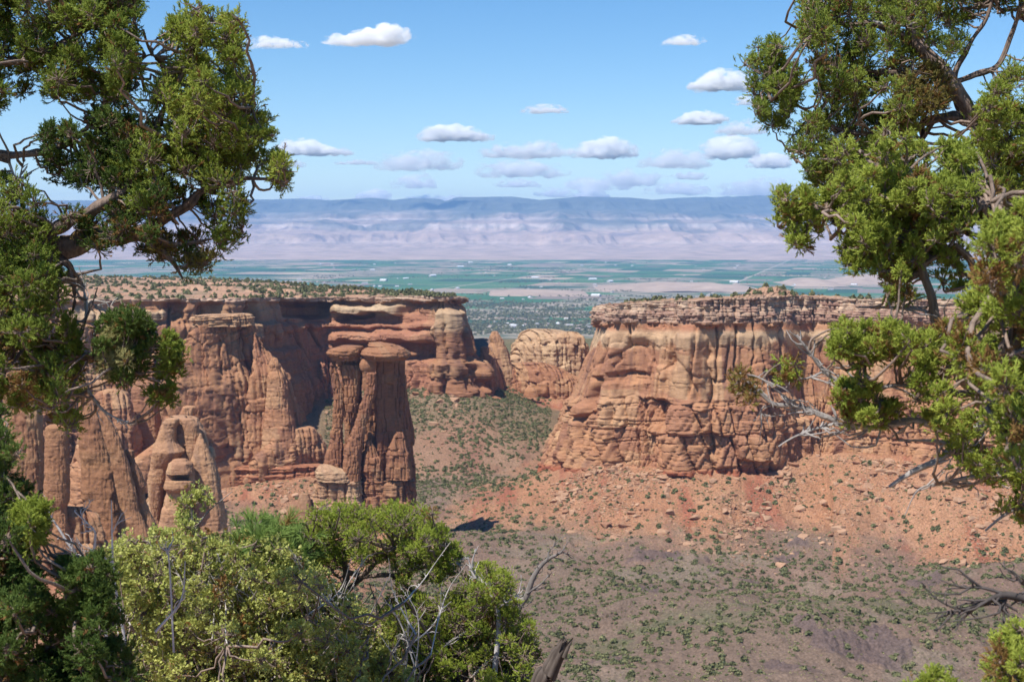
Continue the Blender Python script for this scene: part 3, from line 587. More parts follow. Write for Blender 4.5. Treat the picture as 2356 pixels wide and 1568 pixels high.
# distant knob and spire in the gap
t = formation("rock_hill", "pale domed sandstone knob with white top filling the gap between the two mesas", "rock formation", 1262, 908, 1262)
pillar("dome", [(757, 1218, 1262), (761, 1206, 1300), (772, 1190, 1326), (790, 1180, 1338), (820, 1172, 1350), (860, 1162, 1358), (900, 1158, 1364), (930, 1150, 1370)], 1275, .75, parent=t, seed=61, nu=320, joint=4.0, ex=2.8, top=.04, bleach=.5, amp=1.4)
pillar("shoulder", [(764, 1290, 1330), (775, 1280, 1345), (800, 1275, 1350), (860, 1270, 1360), (920, 1268, 1368)], 1262, .6, parent=t, seed=67, nu=160, joint=3.0, ex=3, top=.1, bleach=.35)
pillar("apron", [(838, 1178, 1260), (850, 1160, 1300), (880, 1150, 1340), (930, 1140, 1365)], 1240, .4, parent=t, seed=62, nu=260, joint=3.0, ex=2.6, top=.12)
pillar("boulder_block", [(888, 1213, 1224), (896, 1206, 1236), (912, 1204, 1240)], 1205, .8, parent=t, seed=63, nu=50, top=.3)
t = formation("rock_spire", "knobbly small sandstone spire just right of the left mesa corner", "rock formation", 1140, 885, 1240)
pillar("spire", [(764, 1132, 1146), (775, 1126, 1152), (790, 1128, 1160), (800, 1120, 1166), (825, 1118, 1174), (850, 1112, 1182), (900, 1105, 1190)], 1240, .8, parent=t, seed=64, nu=110, joint=1.2, top=.4, bleach=.15)
pillar("shoulder", [(800, 1106, 1128), (815, 1104, 1138), (850, 1098, 1150), (900, 1090, 1160)], 1225, .8, parent=t, seed=65, nu=90, joint=1.0, top=.4)
t = formation("rock_spire", "dark jagged sandstone block at the foot of the left mesa corner", "rock formation", 1100, 898, 1130)
pillar("spire", [(832, 1096, 1122), (840, 1084, 1130), (860, 1078, 1136), (880, 1070, 1138), (900, 1066, 1140), (915, 1060, 1145)], 1130, .8, parent=t, seed=66, nu=110, joint=1.8, top=.3, ex=3)
# ------------------------------------------------------------------ valley floor with its fields
VZ = -370.0
def field_mat():
    m, nt, b, out = new_mat("valley_fields"); L = nt.links
    geo = N(nt, "ShaderNodeNewGeometry")
    mp = N(nt, "ShaderNodeMapping"); mp.inputs["Rotation"].default_value = (0, 0, math.radians(14)); L.new(geo.outputs["Position"], mp.inputs[0])
    def ramp(fac, stops):
        r = N(nt, "ShaderNodeValToRGB"); r.color_ramp.interpolation = 'CONSTANT'
        while len(r.color_ramp.elements) < len(stops): r.color_ramp.elements.new(.5)
        for e, (p, c) in zip(r.color_ramp.elements, stops): e.position = p; e.color = (*c, 1)
        L.new(fac, r.inputs[0]); return r.outputs[0]
    def cell(sx, sy, off):
        a = N(nt, "ShaderNodeVectorMath", operation='ADD'); a.inputs[1].default_value = off; L.new(mp.outputs[0], a.inputs[0])
        s = N(nt, "ShaderNodeVectorMath", operation='SNAP'); s.inputs[1].default_value = (sx, sy, 1e6); L.new(a.outputs[0], s.inputs[0])
        w = N(nt, "ShaderNodeTexWhiteNoise"); w.noise_dimensions = '2D'; L.new(s.outputs[0], w.inputs["Vector"]); return w.outputs["Value"]
    G1, G2, G3, T1, T2, B1 = (.045, .125, .045), (.07, .155, .06), (.035, .085, .04), (.42, .33, .23), (.33, .25, .18), (.22, .17, .13)
    st = [(0, G1), (.2, G2), (.36, T2), (.44, G3), (.58, G1), (.7, B1), (.77, G2), (.88, T1), (.94, G3)]
    c1 = ramp(cell(420, 560, (30, 70, 0)), st); c2 = ramp(cell(210, 260, (0, 0, 0)), st)
    pick = N(nt, "ShaderNodeMath", operation='GREATER_THAN'); pick.inputs[1].default_value = .45; L.new(cell(840, 1120, (30, 70, 0)), pick.inputs[0])
    mx = N(nt, "ShaderNodeMix", data_type='RGBA'); L.new(pick.outputs[0], mx.inputs["Factor"]); L.new(c1, mx.inputs["A"]); L.new(c2, mx.inputs["B"])
    # waste ground and scrub between the fields
    nz = N(nt, "ShaderNodeTexNoise"); nz.inputs["Scale"].default_value = .0011; nz.inputs["Detail"].default_value = 5; L.new(geo.outputs["Position"], nz.inputs["Vector"])
    mr = N(nt, "ShaderNodeMapRange"); mr.inputs[1].default_value = .54; mr.inputs[2].default_value = .58; L.new(nz.outputs["Fac"], mr.inputs[0])
    nz2 = N(nt, "ShaderNodeTexNoise"); nz2.inputs["Scale"].default_value = .012; nz2.inputs["Detail"].default_value = 6; L.new(geo.outputs["Position"], nz2.inputs["Vector"])
    rw = N(nt, "ShaderNodeValToRGB"); rw.color_ramp.elements[0].color = (.09, .11, .06, 1); rw.color_ramp.elements[0].position = .35; rw.color_ramp.elements[1].color = (.34, .27, .2, 1); rw.color_ramp.elements[1].position = .62; L.new(nz2.outputs["Fac"], rw.inputs[0])
    mx2 = N(nt, "ShaderNodeMix", data_type='RGBA'); L.new(mr.outputs[0], mx2.inputs["Factor"]); L.new(mx.outputs["Result"], mx2.inputs["A"]); L.new(rw.outputs[0], mx2.inputs["B"])
    # near the river and the town: dry flats
    sep = N(nt, "ShaderNodeSeparateXYZ"); L.new(geo.outputs["Position"], sep.inputs[0])
    ad = N(nt, "ShaderNodeMath", operation='MULTIPLY_ADD'); ad.inputs[1].default_value = 900; L.new(nz2.outputs["Fac"], ad.inputs[0]); L.new(sep.outputs["Y"], ad.inputs[2])
    m3 = N(nt, "ShaderNodeMapRange"); m3.inputs[1].default_value = 5850; m3.inputs[2].default_value = 5950; m3.inputs[3].default_value = 1; m3.inputs[4].default_value = 0; L.new(ad.outputs[0], m3.inputs[0])
    mx3 = N(nt, "ShaderNodeMix", data_type='RGBA'); L.new(m3.outputs[0], mx3.inputs["Factor"]); L.new(mx2.outputs["Result"], mx3.inputs["A"]); L.new(rw.outputs[0], mx3.inputs["B"])
    # dust-coloured tracks along field edges
    sp2 = N(nt, "ShaderNodeSeparateXYZ"); L.new(mp.outputs[0], sp2.inputs[0])
    prev = mx3.outputs["Result"]
    for ax, per, off in (("X", 1680, 840), ("Y", 1120, 70)):
        a = N(nt, "ShaderNodeMath", operation='ADD'); a.inputs[1].default_value = off; L.new(sp2.outputs[ax], a.inputs[0])
        q = N(nt, "ShaderNodeMath", operation='PINGPONG'); q.inputs[1].default_value = per / 2; L.new(a.outputs[0], q.inputs[0])
        l = N(nt, "ShaderNodeMath", operation='LESS_THAN'); l.inputs[1].default_value = 9 if ax == "X" else 14; L.new(q.outputs[0], l.inputs[0])
        k = N(nt, "ShaderNodeMix", data_type='RGBA'); L.new(l.outputs[0], k.inputs["Factor"]); L.new(prev, k.inputs["A"]); k.inputs["B"].default_value = (.38, .32, .25, 1); prev = k.outputs["Result"]
    L.new(prev, b.inputs["Base Color"])
    return m
FIELDS = field_mat()
xs = np.linspace(-40000, 40000, 60); ys = np.r_[1700, np.linspace(2000, 5000, 6), np.linspace(6000, 16600, 12)]
GX, GY = np.meshgrid(xs, ys); GZ = np.where(GY < 1900, -240, VZ + 0 * GX); 
valley = quads_obj("valley_ground", np.stack([GX, GY, GZ], -1).reshape(-1, 3), grid_faces(len(ys), len(xs)), FIELDS)
tag(valley, "wide green and tan patchwork of farm fields on the flat valley floor", None, None, "structure")

# low badland ridges among the fields
BADL = attr_mat("badland_clay", [(.01, .01, .03, .85, 1.12, 5)], [(.02, .02, .05, 8, .6)])
def badland(x0, x1, py, Y, h, dy, seed, lab):
    a, b = xat(x0, Y, py), xat(x1, Y, py)
    nx, ny = 160, 40
    X, Q = np.meshgrid(np.linspace(a, b, nx), np.linspace(-1, 1, ny))
    u = (X - a) / (b - a)
    env = np.sin(np.pi * np.clip(u, 0, 1)) ** .6
    prof = np.clip(1.15 - np.abs(Q) * 1.15 + .35 * fbm(X / 330, Q * 2, 0, 4, seed), 0, 1) ** 1.1
    H = h * env * prof * (.65 + .45 * fbm(X / 420, seed, 0, 3, seed + 1)) 
    c = mix((.34, .25, .19), (.44, .33, .25), .5 + .5 * fbm(X / 200, Q * 3, 0, 3, seed + 2))
    o = quads_obj("badland_hills", np.stack([X, Y + Q * dy, VZ - 1 + H], -1).reshape(-1, 3), grid_faces(ny, nx), BADL, attrs={"col": c.reshape(-1, 3)})
    tag(o, lab, None, None, "structure")
badland(1125, 1350, 672, 8050, 42, 420, 701, "low tan badland ridge among green fields left of the mesa cap")
badland(1370, 1740, 660, 8700, 62, 520, 705, "long pale badland ridge crossing the fields behind the right mesa")
badland(1800, 1925, 650, 9350, 75, 420, 709, "small pale badland mound right of the long ridge")
badland(1890, 2120, 648, 9700, 85, 500, 713, "wide pale badland mound behind the right junipers")

# ------------------------------------------------------------------ Book-like cliff range on the skyline
nx, ny = 1260, 330
uu = np.concatenate([np.linspace(-1500, -310, 180), np.linspace(-300, 2660, 900), np.linspace(2680, 3900, 180)]); yy = np.r_[np.linspace(16500, 20000, 60), np.linspace(20050, 29500, ny - 60)]
MX = (uu[None] - CX) / F * yy[:, None]; MY = np.broadcast_to(yy[:, None], MX.shape).copy()
mean = 1900 * fbm(MX / 5200, MY / 9000, 0, 3, 801) + 1300 * (ridged(MX / 1700 + .35 * vn(MY / 2500), MY / 9000, 0, 4, 803) - .35) + 260 * ridged(MX / 420, MY / 1500, 0, 3, 807)
W = MY + mean
prof = np.interp(W, [15000, 18500, 20500, 21600, 22000, 22900, 23300, 24500, 24900, 26300, 26900, 28000, 28400, 31000], [-372, -345, -290, -235, -105, -40, 70, 150, 250, 345, 480, 560, 640, 690])
prof = prof + (38 * ridged(MX / 520 + .3 * vn(MY / 900), MY / 2200, 0, 4, 809) + 8 * fbm(MX / 120, MY / 200, 0, 3, 811)) * ss(19500, 21500, MY)
sky_py = interp(CX + F * MX / MY, [(-300, 462), (560, 460), (700, 457), (760, 461), (860, 455), (905, 460), (950, 455), (1010, 457), (1025, 463), (1050, 454), (1180, 452), (1240, 460), (1340, 452), (1450, 455), (1500, 460), (1560, 455), (1650, 452), (1740, 449), (1800, 446), (1850, 444), (2000, 446), (2660, 450)])
cap = zat(460, MY) + (460 - sky_py) / F * MY
MZ = np.minimum(prof, cap + 6 * fbm(MX / 500, 0, 0, 3, 815))
MZ = np.where(MY < 17600, np.minimum(MZ, -372 + (MY - 16500) * .02 + 26 * ss(0, .8, fbm(MX / 700, MY / 300, 0, 3, 817)) * ss(16700, 17100, MY)), MZ)
q = ss(-60, 300, MZ + 260 * fbm(MX / 1500, MY / 1100, 0, 4, 821))
c = mix((.46, .33, .25), (.40, .28, .22), .5 + .5 * fbm(MX / 900, MY / 700, 0, 4, 823))
bandm = ss(.1, .55, vn(MZ / 55 + .3 * vn(MX / 3000), 0, 0, 825)); c = mix(c, (.60, .48, .40), .85 * bandm * ss(-260, -150, MZ))
c = mix(c, (.26, .19, .18), .9 * ss(.2, .6, fbm(MX / 600, MY / 260, MZ / 120, 4, 829)) * ss(-250, -150, MZ))
c = mix(c, (.075, .095, .075), .9 * q)
c = mix(c, (.11, .11, .085), .65 * ss(.12, .5, fbm(MX / 1500, MY / 900, MZ / 200, 4, 827)) * ss(-200, 0, MZ))
CLIFFS = attr_mat("far_cliff_rock", [(.003, .003, .012, .7, 1.25, 7)], [(.004, .004, .01, 60, .7)])
mts = quads_obj("mountains", np.stack([MX, MY, MZ], -1).reshape(-1, 3), grid_faces(ny, nx), CLIFFS, attrs={"col": c.reshape(-1, 3)})
tag(mts, "long hazy blue and pink cliff range closing the horizon", None, None, "structure")

# ------------------------------------------------------------------ haze
def box(name, lo, hi, mat):
    v = np.array([[x, y, z] for x in (lo[0], hi[0]) for y in (lo[1], hi[1]) for z in (lo[2], hi[2])], float)
    f = [(0, 1, 3, 2), (4, 6, 7, 5), (0, 4, 5, 1), (2, 3, 7, 6), (0, 2, 6, 4), (1, 5, 7, 3)]
    return quads_obj(name, v, f, mat, smooth=False)
hm = bpy.data.materials.new("haze"); hm.use_nodes = True; nt = hm.node_tree; nt.nodes.clear()
o_ = N(nt, "ShaderNodeOutputMaterial"); pv = N(nt, "ShaderNodeVolumePrincipled")
pv.inputs["Color"].default_value = (0.30, 0.56, 1.0, 1); pv.inputs["Density"].default_value = 3.3e-5; pv.inputs["Anisotropy"].default_value = 0.0
nt.links.new(pv.outputs[0], o_.inputs["Volume"])
hz = box("haze", (-41000, -3000, -460), (41000, 31500, 760), hm)
tag(hz, "blue summer haze filling the air over the valley", None, None, "stuff")

# ------------------------------------------------------------------ clouds: heaps of soft-edged puffs of vapour
def cloud_mat(name, H, tau, lo, off):
    """Vapour whose density is carved by noise sized to the cloud; TAU is the optical depth over its height H."""
    m = bpy.data.materials.new(name); m.use_nodes = True; nt = m.node_tree; nt.nodes.clear()
    o_ = N(nt, "ShaderNodeOutputMaterial"); pv = N(nt, "ShaderNodeVolumePrincipled")
    pv.inputs["Color"].default_value = (1, 1, 1, 1); pv.inputs["Anisotropy"].default_value = 0.0
    geo = N(nt, "ShaderNodeNewGeometry"); mp = N(nt, "ShaderNodeMapping"); mp.inputs["Scale"].default_value = (1.5 / H, 1.2 / H, 2.6 / H); mp.inputs["Location"].default_value = (off, off * .7, 0); nt.links.new(geo.outputs["Position"], mp.inputs[0])
    nz = N(nt, "ShaderNodeTexNoise"); nz.inputs["Scale"].default_value = 1; nz.inputs["Detail"].default_value = 6; nz.inputs["Roughness"].default_value = .62; nt.links.new(mp.outputs[0], nz.inputs["Vector"])
    mr = N(nt, "ShaderNodeMapRange"); mr.inputs[1].default_value = lo; mr.inputs[2].default_value = lo + .26; mr.inputs[3].default_value = 0; mr.inputs[4].default_value = tau / H; tc = N(nt, "ShaderNodeTexCoord"); sb = N(nt, "ShaderNodeVectorMath", operation='SUBTRACT'); sb.inputs[1].default_value = (.5, .5, .14); nt.links.new(tc.outputs["Generated"], sb.inputs[0])
    ml = N(nt, "ShaderNodeVectorMath", operation='MULTIPLY'); ml.inputs[1].default_value = (2.0, 2.0, 1.1); nt.links.new(sb.outputs[0], ml.inputs[0])
    dt = N(nt, "ShaderNodeVectorMath", operation='DOT_PRODUCT'); nt.links.new(ml.outputs[0], dt.inputs[0]); nt.links.new(ml.outputs[0], dt.inputs[1])
    fd = N(nt, "ShaderNodeMath", operation='MULTIPLY_ADD'); fd.inputs[1].default_value = -.21; nt.links.new(dt.outputs["Value"], fd.inputs[0]); nt.links.new(nz.outputs["Fac"], fd.inputs[2])
    nt.links.new(fd.outputs[0], mr.inputs[0]); nt.links.new(mr.outputs[0], pv.inputs["Density"])
    nt.links.new(pv.outputs[0], o_.inputs["Volume"]); m.cycles.volume_step_rate = .3; return m
def ico(sub):
    import bmesh
    bm = bmesh.new(); bmesh.ops.create_icosphere(bm, subdivisions=sub, radius=1.0)
    v = np.array([x.co[:] for x in bm.verts]); f = np.array([[w.index for w in p.verts] for p in bm.faces]); bm.free(); return v, f
IV3, IF3 = ico(3)
def cloud(x0, x1, y0, y1, seed, thin, lab, lobes):
    """Puffs filling picture box x0..x1, y0..y1 at the height of the cloud deck; LOBES (centre, width, height) in 0..1 shape its top."""
    el = math.atan2(*(lambda p: (p[2], p[1]))(at(CX, y1, 1.0)))
    Y = float(np.clip(3300 / max(math.tan(el), .01), 24000, 110000))
    a = at(x0, y1, Y); b = at(x1, y1, Y); W_ = b[0] - a[0]; H_ = float(at(x0, y0, Y)[2] - a[2])
    r = np.random.default_rng(seed); vs, fs, n0 = [], [], 0
    for i in range(40 if not thin else 26):
        u = r.uniform(.03, .97)
        tp = max(h_ * max(1 - ((u - c_) / w_) ** 2, 0) ** .6 for c_, w_, h_ in lobes)
        if tp < .06: continue
        R = H_ * (.16 + .34 * r.random()) * (.35 + .65 * tp)
        z = R * .5 + max(0, H_ * tp - 1.5 * R) * r.random() ** .8
        R *= 1.3; e = R * r.uniform(1.3, 2.6) if not thin else R * r.uniform(1.6, 3.4)
        p = IV3 * np.array([e, R * 1.6, R])
        p = p * (1 + .34 * fbm(IV3[:, 0] * 1.7 + i * 7, IV3[:, 1] * 1.7, IV3[:, 2] * 1.7, 4, 900 + seed))[:, None]
        p = p + np.array([a[0] + np.clip(u * W_, e * .8, W_ - e * .8), Y + r.uniform(-1, 1) * W_ * .2, a[2] + z])
        lowz = a[2] + 0; p[:, 2] = np.where(p[:, 2] < lowz, lowz + (p[:, 2] - lowz) * .18, p[:, 2])
        vs.append(p); fs.append(IF3 + n0); n0 += len(p)
    me = raw_mesh("cloud_puffs", np.vstack(vs), np.vstack(fs), np.full(sum(len(f) for f in fs), 3))
    tmp = bpy.data.objects.new("cloud_puffs", me); COL.objects.link(tmp)
    md = tmp.modifiers.new("remesh", 'REMESH'); md.mode = 'VOXEL'; md.voxel_size = max(H_ / 16, 9.0); md.adaptivity = 0
    ev = tmp.evaluated_get(bpy.context.evaluated_depsgraph_get()); em = ev.to_mesh()
    nv_ = len(em.vertices); co = np.empty(nv_ * 3, np.float32); em.vertices.foreach_get("co", co); co = co.reshape(-1, 3).astype(float)
    nn = np.empty(nv_ * 3, np.float32); em.vertices.foreach_get("normal", nn); nn = nn.reshape(-1, 3)
    nl = len(em.loops); lp = np.empty(nl, np.int32); em.loops.foreach_get("vertex_index", lp)
    tt = np.empty(len(em.polygons), np.int32); em.polygons.foreach_get("loop_total", tt)
    ev.to_mesh_clear(); bpy.data.objects.remove(tmp); bpy.data.meshes.remove(me)
    k = H_ * .5
    co = co + nn * (H_ * .24 * fbm(co[:, 0] / k, co[:, 1] / k, co[:, 2] / (k * .7), 4, 930 + seed, .6))[:, None] * np.array([1.6, 1, .8])
    me = raw_mesh("cloud", co, lp, tt); me.materials.append(cloud_mat('cloud_vapour', H_, 4.2 if thin else 7.0, .36 if thin else .30, seed * 3.7))
    o = bpy.data.objects.new("cloud", me); COL.objects.link(o)
    tag(o, lab, "cloud", "small summer clouds")
CLOUDS = [
 (745, 955, 56, 101, 1, 0, "bright rounded cloud with a long tail to its left, highest of the big clouds", [(.76, .25, 1.0), (.5, .3, .55), (.2, .2, .38)]),
 (560, 708, 80, 109, 2, 1, "thin flat cloud beside the top of the left juniper", [(.3, .3, .9), (.75, .25, .45)]),
 (1515, 1615, 78, 102, 3, 1, "faint wisp high right of centre near the top of the sky", [(.65, .35, .8), (.2, .2, .4)]),
 (1585, 1725, 166, 208, 4, 0, "white puffy cloud touching the left tip of the right juniper", [(.6, .4, 1.0), (.25, .25, .55)]),
 (1690, 1740, 215, 240, 5, 1, "small thin cloud scrap under the puffy cloud by the right juniper", [(.5, .5, .8)]),
 (1195, 1318, 236, 259, 6, 1, "thin lens shaped cloud alone in the middle of the sky", [(.4, .4, .9), (.8, .2, .35)]),
 (1550, 1668, 257, 284, 7, 0, "small white lens cloud below the puffy cloud at right", [(.55, .42, 1.0), (.2, .2, .3)]),
 (958, 1135, 286, 322, 8, 0, "bright oval cloud left of centre with a faint tail to its right", [(.35, .35, 1.0), (.8, .22, .35)]),
 (636, 815, 320, 355, 9, 0, "flat bottomed cloud just right of the left juniper", [(.25, .3, 1.0), (.65, .35, .4)]),
 (1318, 1468, 319, 361, 10, 0, "brightest heaped cloud in the middle of the cloud bank", [(.5, .42, 1.0), (.85, .2, .45)]),
 (1085, 1330, 322, 362, 11, 1, "long pale cloud left of the brightest heaped cloud", [(.55, .4, 1.0), (.2, .25, .55), (.85, .2, .6)]),
 (868, 1068, 342, 390, 12, 1, "broad pale ragged cloud below the bright oval cloud", [(.35, .35, .9), (.75, .28, .8)]),
 (1622, 1738, 312, 361, 13, 0, "tall heaped white cloud at the right end of the cloud bank", [(.55, .42, 1.0), (.2, .25, .45)]),
 (1450, 1635, 338, 384, 14, 1, "ragged pale cloud joined to the left side of the tall heaped cloud", [(.75, .3, .9), (.4, .3, .6)]),
 (1090, 1310, 362, 405, 15, 1, "pale spread cloud under the long pale cloud", [(.3, .35, .95), (.75, .3, .7)]),
 (1380, 1530, 372, 425, 16, 1, "pale torn cloud sheet below the brightest heaped cloud", [(.4, .4, .7), (.8, .3, .6)]),
 (1722, 1815, 350, 384, 17, 0, "white cloud half hidden by the right juniper's left edge", [(.6, .4, 1.0), (.2, .22, .5)]),
 (1545, 1640, 388, 412, 18, 1, "thin streak of cloud under the tall heaped cloud", [(.5, .5, .7)]),
 (1140, 1255, 405, 430, 19, 1, "low pale cloud above the middle of the far cliffs", [(.4, .4, .8), (.8, .2, .5)]),
 (940, 1002, 396, 432, 20, 1, "small double cloud low over the far cliffs, left of centre", [(.6, .4, 1.0), (.25, .25, .55)]),
 (815, 900, 436, 460, 21, 0, "small bright cloud resting on the skyline left of centre", [(.6, .4, 1.0), (.2, .2, .4)]),
 (1320, 1400, 430, 458, 22, 0, "small bright cloud resting on the skyline right of centre", [(.45, .4, 1.0), (.8, .2, .4)]),
 (925, 1100, 440, 464, 23, 1, "faint cloud bank behind the notch of the far cliffs", [(.3, .3, .9), (.75, .25, .6)]),
 (1640, 1840, 400, 448, 24, 1, "wide faint cloud low on the horizon beside the right juniper", [(.3, .3, .6), (.75, .28, 1.0)]),
 (675, 760, 445, 462, 25, 1, "faint low cloud on the skyline at left", [(.5, .5, .8)]),
 (1290, 1470, 398, 436, 26, 1, "pale drifting cloud sheet right above the skyline in the middle", [(.3, .3, .7), (.7, .3, .9)]),
 (1480, 1660, 412, 446, 27, 1, "thin pale cloud bank between the skyline and the tall heaped cloud", [(.4, .4, .8), (.8, .2, .5)]),
 (640, 700, 362, 384, 28, 1, "small faint cloud under the flat bottomed cloud at left", [(.5, .5, .8)]),
 (760, 880, 360, 378, 29, 1, "very thin streak left of the broad ragged cloud", [(.5, .5, .6)]),
 (1230, 1330, 428, 452, 30, 1, "small pale cloud heap left of the bright skyline cloud", [(.4, .4, .9)]),
 (1655, 1760, 270, 308, 31, 1, "torn thin cloud between the small lens cloud and the tall heap", [(.3, .3, .6), (.7, .3, .9)]),
]
for c in CLOUDS: cloud(*c)
# ------------------------------------------------------------------ scattered plants, boulders, houses
LEAF_FAR = attr_mat("shrub_foliage", [(1.5, 1.5, 1.5, .7, 1.25, 2)], None)
def shrub_template(seed, n=90, tall=1.0, pointed=False):
    r = np.random.default_rng(seed)
    d = r.normal(size=(n, 3)); d[:, 2] = np.abs(d[:, 2]) * .9 + .05; d /= np.linalg.norm(d, axis=1)[:, None]
    rad = (.55 + .45 * r.random(n)) * (.8 + .35 * vn(d[:, 0] * 2.2 + seed, d[:, 1] * 2.2, d[:, 2] * 2.2, seed))
    c = d * rad[:, None] * np.array([1, 1, tall])
    if pointed: c[:, :2] *= (1.1 - .55 * np.clip(c[:, 2] / tall, 0, 1))[:, None]
    a = r.normal(size=(n, 3)); a -= d * (a * d).sum(1)[:, None] * .6; a /= np.linalg.norm(a, axis=1)[:, None]
    b = np.cross(d + .5 * r.normal(size=(n, 3)), a); b /= np.linalg.norm(b, axis=1)[:, None]
    s = (.17 + .16 * r.random(n))[:, None]
    v = np.stack([c - a * s - b * s * .6, c + a * s - b * s * .7, c + a * s * .8 + b * s * .8, c - a * s * .7 + b * s], 1).reshape(-1, 3)
    q = np.arange(4 * n).reshape(n, 4)
    col = mix((.09, .10, .045), (.20, .195, .09), r.random(n)); col = np.repeat(col, 4, axis=0)
    # short stem
    k = 5; th = np.linspace(0, 2 * np.pi, k, endpoint=False); ring = np.stack([np.cos(th), np.sin(th), 0 * th], -1)
    sv = np.vstack([ring * .09 + [0, 0, -.25], ring * .05 + [0, 0, .5 * tall]]); sq = np.stack([np.arange(k), (np.arange(k) + 1) % k, (np.arange(k) + 1) % k + k, np.arange(k) + k], -1) + len(v)
    return np.vstack([v, sv]), np.vstack([q, sq]), np.vstack([col, np.tile([[.13, .10, .08]], (2 * k, 1))])
def place(tmpl, pos, scale, rot, tint):
    """Many transformed copies of template meshes joined into arrays."""
    V, Q, C, n0 = [], [], [], 0
    for i in range(len(pos)):
        v, q, c = tmpl[i % len(tmpl)]
        cr, sr = math.cos(rot[i]), math.sin(rot[i])
        vv = v * scale[i]; vv = np.stack([vv[:, 0] * cr - vv[:, 1] * sr, vv[:, 0] * sr + vv[:, 1] * cr, vv[:, 2]], -1) + pos[i]
        V.append(vv); Q.append(q + n0); C.append(c * tint[i]); n0 += len(v)
    return np.vstack(V), np.vstack(Q), np.vstack(C)
def scatter(name, label, cat, group, stuff_name, stuff_label, mat, tmpl, pos, scale, most, smooth, rank, rotr=6.283):
    """The MOST best-ranked copies as things that share template meshes; the rest as one mass."""
    n = len(pos); rot = rng.uniform(0, rotr, n); tint = rng.uniform(.78, 1.2, n)
    order = np.argsort(-rank); big, rest = order[:most], order[most:]
    protos = []
    for v, q, c in tmpl:
        me = raw_mesh(name, v, q, np.full(len(q), q.shape[1]), {"col": c}, smooth); me.materials.append(mat); protos.append(me)
    for k, i in enumerate(big):
        o = bpy.data.objects.new(name, protos[k % len(protos)]); o.location = pos[i]; o.rotation_euler = (0, 0, rot[i]); s = scale[i]; o.scale = tuple(s) if np.ndim(s) else (s, s, s)
        COL.objects.link(o); tag(o, label, cat, group)
    if len(rest):
        v, q, c = place(tmpl, pos[rest], scale[rest], rot[rest], tint[rest])
        tag(quads_obj(stuff_name, v, q, mat, attrs={"col": c}, smooth=smooth), stuff_label, None, None, "stuff")
SHR = [shrub_template(100 + i) for i in range(6)]
JUN = [shrub_template(200 + i, 130, 1.35, True) for i in range(6)]
fr = lambda P, px: np.interp(px, (CX + F * P[:, 0] / P[:, 1]), P[:, 1])
def front_y(px):
    """Distance at which the first rock wall stands in picture column PX."""
    y = np.full(np.shape(px), 1380.0)
    m = (px > 1268); pr = CX + F * Rp[:, 0] / Rp[:, 1]
    y = np.where(m, np.interp(np.maximum(px, 1400), pr[360:], Rp[360:, 1]) - 20, y)
    pl = CX + F * Lp[:, 0] / Lp[:, 1]
    y = np.where(px < 1060, np.minimum(y, np.interp(px, pl[:1330], Lp[:1330, 1]) - 14), y)
    y = np.where((px > 110) & (px < 745), np.minimum(y, 872), y)
    return y
def sample(n, y0, y1, dens):
    out = []
    while sum(len(o) for o in out) < n:
        px = rng.uniform(300, 2700, 20000); y = np.sqrt(rng.uniform(y0 ** 2, y1 ** 2, 20000)); x = (px - CX) / F * y
        keep = (y < front_y(px)) & (rng.random(20000) < dens(px, x, y))
        out.append(np.stack([px[keep], x[keep], y[keep]], -1))
    return np.vstack(out)[:n]
def visible(x, y, z):
    px, py = proj(x, y, z); return (px > -40) & (px < 2700) & (py < 1600)
# shrubs of the canyon floor
def d_shrub(px, x, y):
    base = .42 + .6 * ss(0, .35, fbm(x / 40, y / 40, 0, 3, 601))
    inner = ss(860, 960, y) * ss(-.25, .1, fbm(x / 60, y / 90, 0, 3, 603)) * 1.0
    band = .9 * np.exp(-((y - (545 + .2 * (x - 60) + 10 * vn(x / 30, 0, 0, 41))) / 12) ** 2) + .7 * np.exp(-((y - (650 + .28 * (x - 60))) / 16) ** 2)
    tal = ss(690, 760, y) * (px > 1200) * (1 - ss(900, 960, y))
    return np.clip((base + band) * (1 - .45 * tal) * .4 + .75 * inner, 0, 1)
S_ = sample(16000, 500, 1300, d_shrub)
zs = ground_z(S_[:, 1], S_[:, 2]); ok = visible(S_[:, 1], S_[:, 2], zs); S_, zs = S_[ok], zs[ok]
sh_r = rng.gamma(1.6, .40, len(S_)) + .42; sh_r = np.minimum(sh_r, 2.0); sh_r *= np.where(S_[:, 2] > 850, 0.95, 1.0)
scatter("desert_shrub", "dark green rounded shrub dotted on the bare canyon floor", "shrub", "shrubs dotted over the canyon floor and talus", "shrub_cover", "smaller and farther scrub speckling the canyon slopes",
        LEAF_FAR, SHR, np.stack([S_[:, 1], S_[:, 2], zs], -1), sh_r[:, None] * np.stack([np.ones(len(S_)), np.ones(len(S_)), rng.uniform(.7, 1.15, len(S_))], -1), 290, False, sh_r / S_[:, 2] * (S_[:, 0] > 900))
# low tufts between them
T_ = sample(15000, 480, 900, lambda px, x, y: np.clip(.3 + .7 * ss(-.2, .3, fbm(x / 25, y / 25, 0, 3, 611)), 0, 1))
T_n = len(T_); zt_ = ground_z(T_[:, 1], T_[:, 2]); tp_ = [(v, q, c * np.array([1.55, 1.4, 1.5])) for v, q, c in [shrub_template(300 + i, 14, .6) for i in range(5)]]
v, q, c = place(tp_, np.stack([T_[:, 1], T_[:, 2], zt_], -1), rng.uniform(.3, .85, len(T_)), rng.uniform(0, 6.28, len(T_)), rng.uniform(.7, 1.5, len(T_)))
tag(quads_obj("dry_grass", v, q, LEAF_FAR, attrs={"col": c}, smooth=False), "low dry tufts and sagebrush over the grey canyon floor", None, None, "stuff")
